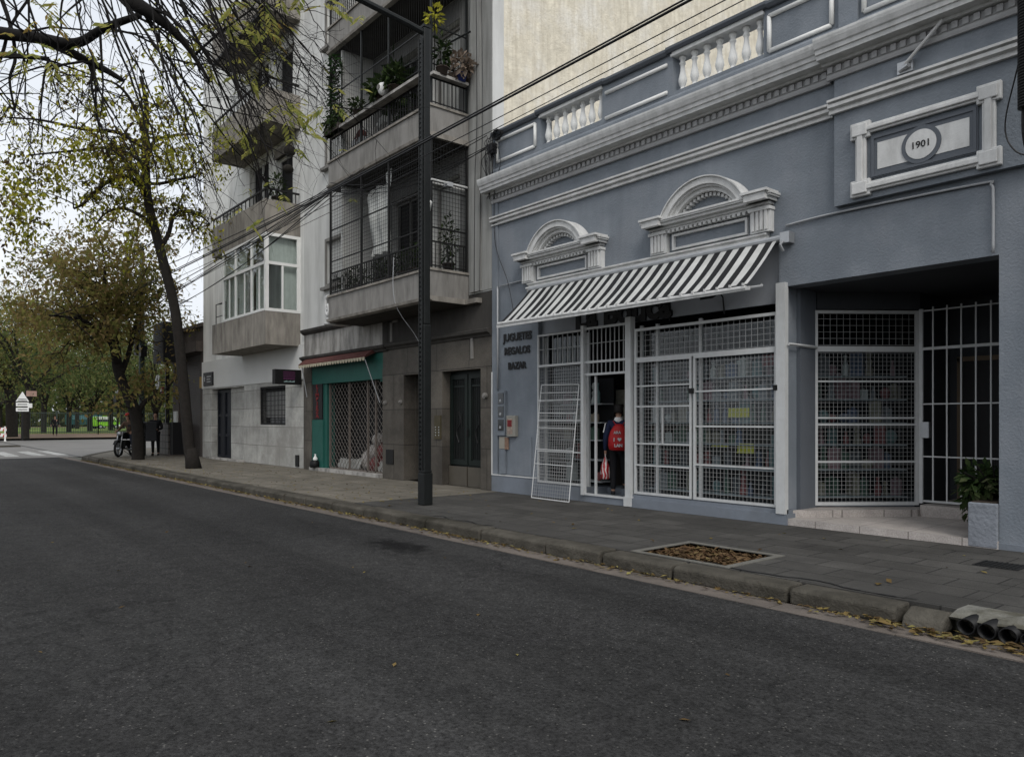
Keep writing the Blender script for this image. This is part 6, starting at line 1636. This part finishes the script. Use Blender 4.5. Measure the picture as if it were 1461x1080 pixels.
# motorcycle seen nearly end-on
mrz = face_cam(-33.4,7.45,-.42)
t = thing('motorcycle', (-33.5,7.45,.15), 'black motorcycle parked on its stand at the corner kerb with its rider', 'motorcycle', None, mrz)
for (y, nm) in ((-.62,'wheel'),(.62,'wheel')):
    m = MB(); n = 28
    for i in range(n):
        a = 2*math.pi*i/n
        for j in range(8):
            b = 2*math.pi*j/8; rad = .285+.045*math.cos(b); m.v.append((.045*math.sin(b), y+rad*math.cos(a), .33+rad*math.sin(a)))
    for i in range(n):
        for j in range(8): m.f.append((i*8+j,i*8+(j+1)%8,((i+1)%n)*8+(j+1)%8,((i+1)%n)*8+j))
    w = m.build(nm, M['tyre'], t, True)
    m = MB(); m.tube([(-.06,y,.33),(.06,y,.33)],.045,10)
    for i in range(18):
        a = i*math.pi/9; m.tube([(.03*(-1)**i,y,.33),(0,y+.25*math.cos(a),.33+.25*math.sin(a))],.004,4)
    for i in range(24):
        a = 2*math.pi*i/24; b = 2*math.pi*(i+1)/24; m.tube([(0,y+.25*math.cos(a),.33+.25*math.sin(a)),(0,y+.25*math.cos(b),.33+.25*math.sin(b))],.016,5)
    m.build('rim', M['steel'], w)
m = MB()
for S in (-1,1): m.tube([(S*.075,-.62,.33),(S*.085,-.48,.78),(S*.08,-.40,1.0)],.022,8)
m.build('fork', M['steel'], t, True)
m = MB(); m.tube(spline([(-.38,-.26,1.06),(-.30,-.33,1.08),(-.1,-.40,1.02),(.1,-.40,1.02),(.30,-.33,1.08),(.38,-.26,1.06)],4),.014,6); m.tube([(-.25,-.34,1.06),(-.3,-.38,1.22)],.008,5); m.tube([(.25,-.34,1.06),(.3,-.38,1.22)],.008,5); hb = m.build('handlebar', M['black'], t, True)
m = MB()
for S in (-1,1): m.disc((S*.32,-.39,1.25),.06,'y',12,.025)
m.build('mirror', M['black'], hb)
m = MB(); m.lathe([(.02,-.10),(.07,-.06),(.085,0),(.08,.02)],0,0,14); m.v = [(a,-.52-c,.93+b) for a,b,c in m.v]; m.build('headlight', M['steel'], t, True)
m = MB(); m.prism([(-.42,.84),(-.30,.98),(-.02,.98),(.10,.80),(-.05,.70),(-.35,.72)],-.12,.12,'x'); bevel(m.build('tank', M['black'], t),.04)
m = MB(); m.prism([(.05,.80),(.12,.86),(.7,.90),(.74,.84),(.1,.76)],-.12,.12,'x'); bevel(m.build('seat', M['blackplastic'], t),.03)
m = MB(); m.box(-.13,.13,-.28,.12,.30,.66); m.tube([(0,-.28,.5),(0,-.38,.9)],.03,6); m.tube([(0,.1,.5),(0,.62,.33)],.03,6); m.tube([(.0,.1,.7),(0,.55,.78)],.025,6); m.tube([(-.14,.05,.28),(.2,.12,.0)],.014,5)
bevel(m.build('engine', M['iron'], t),.02)
m = MB(); m.tube(spline([(.13,-.25,.42),(.15,-.1,.27),(.15,.3,.30),(.16,.85,.40)],4),.045,8); m.build('exhaust', M['steel'], t, True)
m = MB(); m.prism([(-.95,.50),(-.80,.66),(-.55,.70),(-.35,.62),(-.56,.675),(-.80,.635)],-.06,.06,'x'); m.prism([(.55,.78),(.98,.60),(1.0,.55),(.6,.72)],-.07,.07,'x'); m.build('mudguard', M['black'], t)
m = MB(); m.box(-.09,.09,.93,.96,.48,.66); m.build('number_plate', M['zinc'], t)
p, J = person((-33.45,7.58,.27), mrz, 'person in a brown jacket and red cap sitting on the motorcycle', {
  'pelvis':(0,.10,.80),'waist':(0,.06,.94),'chest':(0,-.03,1.14),'neck0':(0,-.06,1.28),'neck':(0,-.09,1.35),'jaw':(0,-.13,1.41),'head':(0,-.12,1.48),'crown':(0,-.11,1.545),
  'shL':(.17,-.04,1.24),'elL':(.26,-.18,1.02),'wrL':(.29,-.36,.94),'shR':(-.17,-.04,1.24),'elR':(-.26,-.18,1.02),'wrR':(-.29,-.36,.94),
  'hipL':(.10,.08,.76),'knL':(.22,-.30,.62),'anL':(.22,-.14,.20),'toL':(.24,-.30,.15),'hipR':(-.10,.08,.76),'knR':(-.22,-.30,.62),'anR':(-.24,-.10,.0),'toR':(-.26,-.25,-.06)}, M['browncloth'], M['jeans'], cap=M['red'], H=1.75)
p, J = person((-80.0,11.9,.2), face_cam(-80,11.9,.1), 'distant person in black walking on the leafy park ground in front of the fence', {
  'elL':(.27,.05,1.14),'wrL':(.30,-.02,.92),'elR':(-.27,-.03,1.14),'wrR':(-.30,-.12,.93),'knL':(.10,-.14,.52),'anL':(.10,-.16,.10),'toL':(.11,-.32,.05),'knR':(-.10,.02,.5),'anR':(-.10,.17,.11),'toR':(-.11,.03,.04)}, M['blackcloth'], M['blackcloth'], H=1.82)
# thin post, litter bin post beside the motorcycle
t = thing('corner_post', tuple(Vector((at(168,650,31).x, at(168,650,31).y, .15))), 'thin dark post with two round dark signal heads at the corner kerb', 'post')
m = MB(); m.tube([(0,0,0),(0,0,1.95)],.04,8); m.build('post', M['iron'], t)
m = MB(); m.box(-.18,.02,-.12,.10,1.95,2.45); m.box(.10,.30,-.12,.10,2.0,2.5); m.tube([(0,0,1.9),(.2,0,2.0)],.03,6); bevel(m.build('signal_head', M['black'], t),.03)
m = MB(); m.ball((.12,0,2.62),.12,10,6,.7); m.build('lamp', M['cloth'], t, True)
# park fence
def fence(a, b, h, label, post_every=2.6, mat='iron', bars=.16, r=.018):
    ax = Vector((b[0]-a[0],b[1]-a[1],0)); L = ax.length; ax.normalize()
    t = thing('park_fence', (a[0],a[1],.2), label, 'fence')
    m = MB(); n = int(L/bars)
    for i in range(n+1): p = ax*(L*i/n); m.box(p.x-r,p.x+r,p.y-r,p.y+r,.05,h)
    for z in (.2,h-.15): m.tube([(0,0,z),tuple(ax*L+Vector((0,0,z)))],.03,4)
    m.build('bars', M[mat], t)
    k = int(L/post_every)
    for i in range(k+1):
        p = ax*(L*i/k); m = MB(); m.box(p.x-.05,p.x+.05,p.y-.05,p.y+.05,0,h+.1); m.build('post', M[mat], t)
fa, fb = at(20,617,76), at(140,620,78)
fence((fa.x,fa.y),(fb.x,fb.y),2.3,'long grey green park fence behind the walking person',2.6,'greenpole')
fa, fb = at(140,620,78), at(250,619,84)
fence((fa.x,fa.y),(fb.x,fb.y),2.3,'park fence in front of the lawn and parked vehicles',2.8,'greenpole',.22,.014)
# warning sign
b = at(32,622,56); t = thing('warning_sign', (b.x,b.y,.16), 'white triangular road sign over two white plates on a dark pole', 'sign', None, face_cam(b.x,b.y))
m = MB(); m.tube([(0,0,0),(0,0,3.5)],.05,8); m.build('pole', M['iron'], t)
m = MB(); m.prism([(-.42,2.85),(.42,2.85),(0,3.6)],-.08,-.055,'y'); tt = m.build('triangle', M['white'], t); m = MB(); m.box(-.26,.26,-.088,-.081,3.0,3.05); m.box(-.3,.3,-.088,-.081,2.88,2.93); m.build('dark_bars', M['black'], tt)
for z in (2.5,2.12):
    m = MB(); m.box(-.40,.40,-.08,-.055,z,z+.28); q = m.build('plate', M['white'], t); m = MB(); m.box(-.3,.3,-.088,-.081,z+.11,z+.17); m.build('dark_bar', M['black'], q)
b = at(45,560,59); t = thing('trunk_notice', (b.x,b.y,b.z-.5), 'pinkish board fixed to the trunk of the leaning park tree', 'notice', None, face_cam(b.x,b.y))
m = MB(); m.box(-.35,.35,-.03,.0,.2,.62); m.build('board', plain('faded_pink_board',(.34,.22,.18),.8), t); m = MB(); m.box(-.25,.05,-.035,-.005,-.7,-.35); m.build('paper', M['white'], t)
b = at(-4,622,58); t = thing('barrier', (b.x,b.y,.0), 'red and white striped works barrier at the left edge of the crossing', 'barrier', None, face_cam(b.x,b.y))
m = MB()
for z in (.35,.8): m.box(-1.2,.6,-.03,.03,z,z+.26)
m.build('rail', M['white'], t)
m = MB()
for z in (.35,.8):
    for i in range(5): m.prism([(-1.1+i*.36,z),(-.93+i*.36,z),(-.83+i*.36,z+.26),(-1.0+i*.36,z+.26)],-.036,-.031,'y')
m.build('red_stripe', M['red'], t)
m = MB()
for x in (-1.1,.5): m.box(x-.05,x+.05,-.05,.05,0,1.15); m.box(x-.08,x+.08,-.3,.3,0,.05)
m.build('leg', M['white'], t)
b = at(2,636,46); m = MB(); m.box(b.x-.8,b.x+.8,b.y-.9,b.y+.9,-.1,.07); struct(m,'traffic_island',M['stone'])
# parked vehicles beyond the lawn
def van(u, t0, label, kind):
    b = at(u, 613, t0); rz = face_cam(b.x,b.y,.55)
    t = thing('parked_van' if kind == 'van' else 'parked_truck', (b.x,b.y,.2), label, 'van' if kind == 'van' else 'truck', None, rz)
    if kind == 'van':
        m = MB(); m.prism([(-2.1,.45),(-2.15,1.2),(-2.05,1.95),(-1.8,2.05),(.9,2.05),(1.35,1.9),(1.95,1.15),(2.1,1.0),(2.15,.45)],-.85,.85,'y'); bd = m.build('body', M['lime'], t); bevel(bd,.08)
        m = MB(); m.prism([(-1.95,1.8),(.95,1.8),(1.25,1.72),(1.7,1.2),(1.1,1.72),(-1.95,1.7)],-.87,-.852,'y'); m.box(1.2,2.16,-.86,.86,.45,.7); m.box(-2.05,1.0,-.87,-.853,1.62,1.78)
        m.prism([(-2.04,1.93),(-1.8,2.04),(.9,2.04),(1.35,1.9),(1.3,1.84),(-2.04,1.84)],-.868,-.852,'y'); m.build('white_trim', M['white'], t)
        for x0, x1 in ((-1.9,-1.0),(-.9,0.0),(.1,1.0)):
            m = MB(); m.box(x0,x1,-.874,-.855,1.18,1.6); m.build('window', M['carglass'], t)
        m = MB(); m.prism([(1.15,1.6),(1.6,1.18),(1.15,1.18)],-.874,-.855,'y'); m.build('window', M['carglass'], t)
        wx = (-1.35,1.4)
    else:
        m = MB(); m.box(-3.3,2.2,-1.0,1.0,.7,2.5); m.build('body', M['tealpaint'], t); m = MB(); m.box(-3.2,2.1,-1.02,-1.002,1.6,2.3); m.build('panel', plain('pale_blue_panel',(.16,.34,.40),.5), t)
        m = MB(); m.prism([(2.25,.5),(2.25,2.3),(3.1,2.3),(3.6,1.5),(3.7,.5)],-.98,.98,'y'); m.build('cab', M['lime'], t); m = MB(); m.prism([(2.5,1.5),(2.5,2.1),(3.05,2.1),(3.4,1.5)],-1.0,-.982,'y'); m.build('window', M['carglass'], t)
        wx = (-2.2,2.7)
    for x in wx:
        m = MB(); m.disc((x,-.78,.36),.36,'y',20,.26); w = m.build('wheel', M['tyre'], t); m = MB(); m.disc((x,-.915,.36),.2,'y',16,.03); m.build('rim', M['steel'], w)
        m = MB(); m.disc((x,.74,.36),.36,'y',20,.26); m.build('wheel', M['tyre'], t)
van(150, 128, 'lime green and white van parked beyond the park fence', 'van')
van(124, 136, 'teal blue box truck parked behind the lime green van', 'truck')

# ================================================================== CAMERA, LIGHT, WORLD
cam = bpy.data.cameras.new('camera'); co = bpy.data.objects.new('camera', cam); COL.objects.link(co)
co.location = (0,0,1.6); co.rotation_euler = (math.pi/2, 0, math.atan2(-(-cC), cS) if False else math.atan2(cS,-cC)-math.pi/2)
cam.sensor_width = 36; cam.lens = 36*CF/1461; cam.shift_x = (730.5-730)/1461; cam.shift_y = (600-540)/1461
cam.clip_start = .05; cam.clip_end = 3000
SC.camera = co
w = bpy.data.worlds.new('World'); SC.world = w; w.use_nodes = True
nt = w.node_tree; bgn = nt.nodes['Background']
sky = nt.nodes.new('ShaderNodeTexSky'); sky.sky_type = 'NISHITA'; sky.sun_disc = False
SUN_EL, SUN_AZ = R(46), R(116)                                          # azimuth measured from +Y towards +X
sky.sun_elevation = SUN_EL; sky.sun_rotation = SUN_AZ; sky.air_density = 1.0; sky.dust_density = 6.0; sky.ozone_density = 1.0
hs_ = nt.nodes.new('ShaderNodeHueSaturation'); hs_.inputs['Saturation'].default_value = .28; hs_.inputs['Value'].default_value = 1
nt.links.new(sky.outputs[0], hs_.inputs['Color'])
# veil of cloud: brightens the sky unevenly
tc = nt.nodes.new('ShaderNodeTexCoord'); nz = N(nt,'ShaderNodeTexNoise',Scale=2.2,Detail=6.0,Roughness=.6); nt.links.new(tc.outputs['Generated'], nz.inputs['Vector'])
cl_ = ramp(nt, nz.outputs['Fac'], [(.3,(.76,.80,.86)),(.66,(1.03,1.03,1.03))])
veil = mixc(nt, .72, hs_.outputs['Color'], (11.3,11.6,12.0))                # overcast: most of the sky is pale cloud
mxs = mixc(nt, 1, veil, cl_, 'MULTIPLY')
nt.links.new(mxs, bgn.inputs['Color']); bgn.inputs['Strength'].default_value = .10
sl = bpy.data.lights.new('sun','SUN'); sl.energy = 1.35; sl.angle = R(24); sl.color = (1,.96,.90)
so = bpy.data.objects.new('sun', sl); COL.objects.link(so)
dv = Vector((math.sin(SUN_AZ)*math.cos(SUN_EL), math.cos(SUN_AZ)*math.cos(SUN_EL), math.sin(SUN_EL)))
so.rotation_euler = (-dv).to_track_quat('-Z','Y').to_euler(); so.location = (20,-10,40)
SC.view_settings.view_transform = 'Standard'; SC.view_settings.look = 'None'; SC.view_settings.gamma = 1; SC.view_settings.exposure = .12
SC.render.engine = 'CYCLES'; SC.cycles.max_bounces = 6; SC.cycles.transparent_max_bounces = 12; SC.cycles.caustics_reflective = False; SC.cycles.caustics_refractive = False
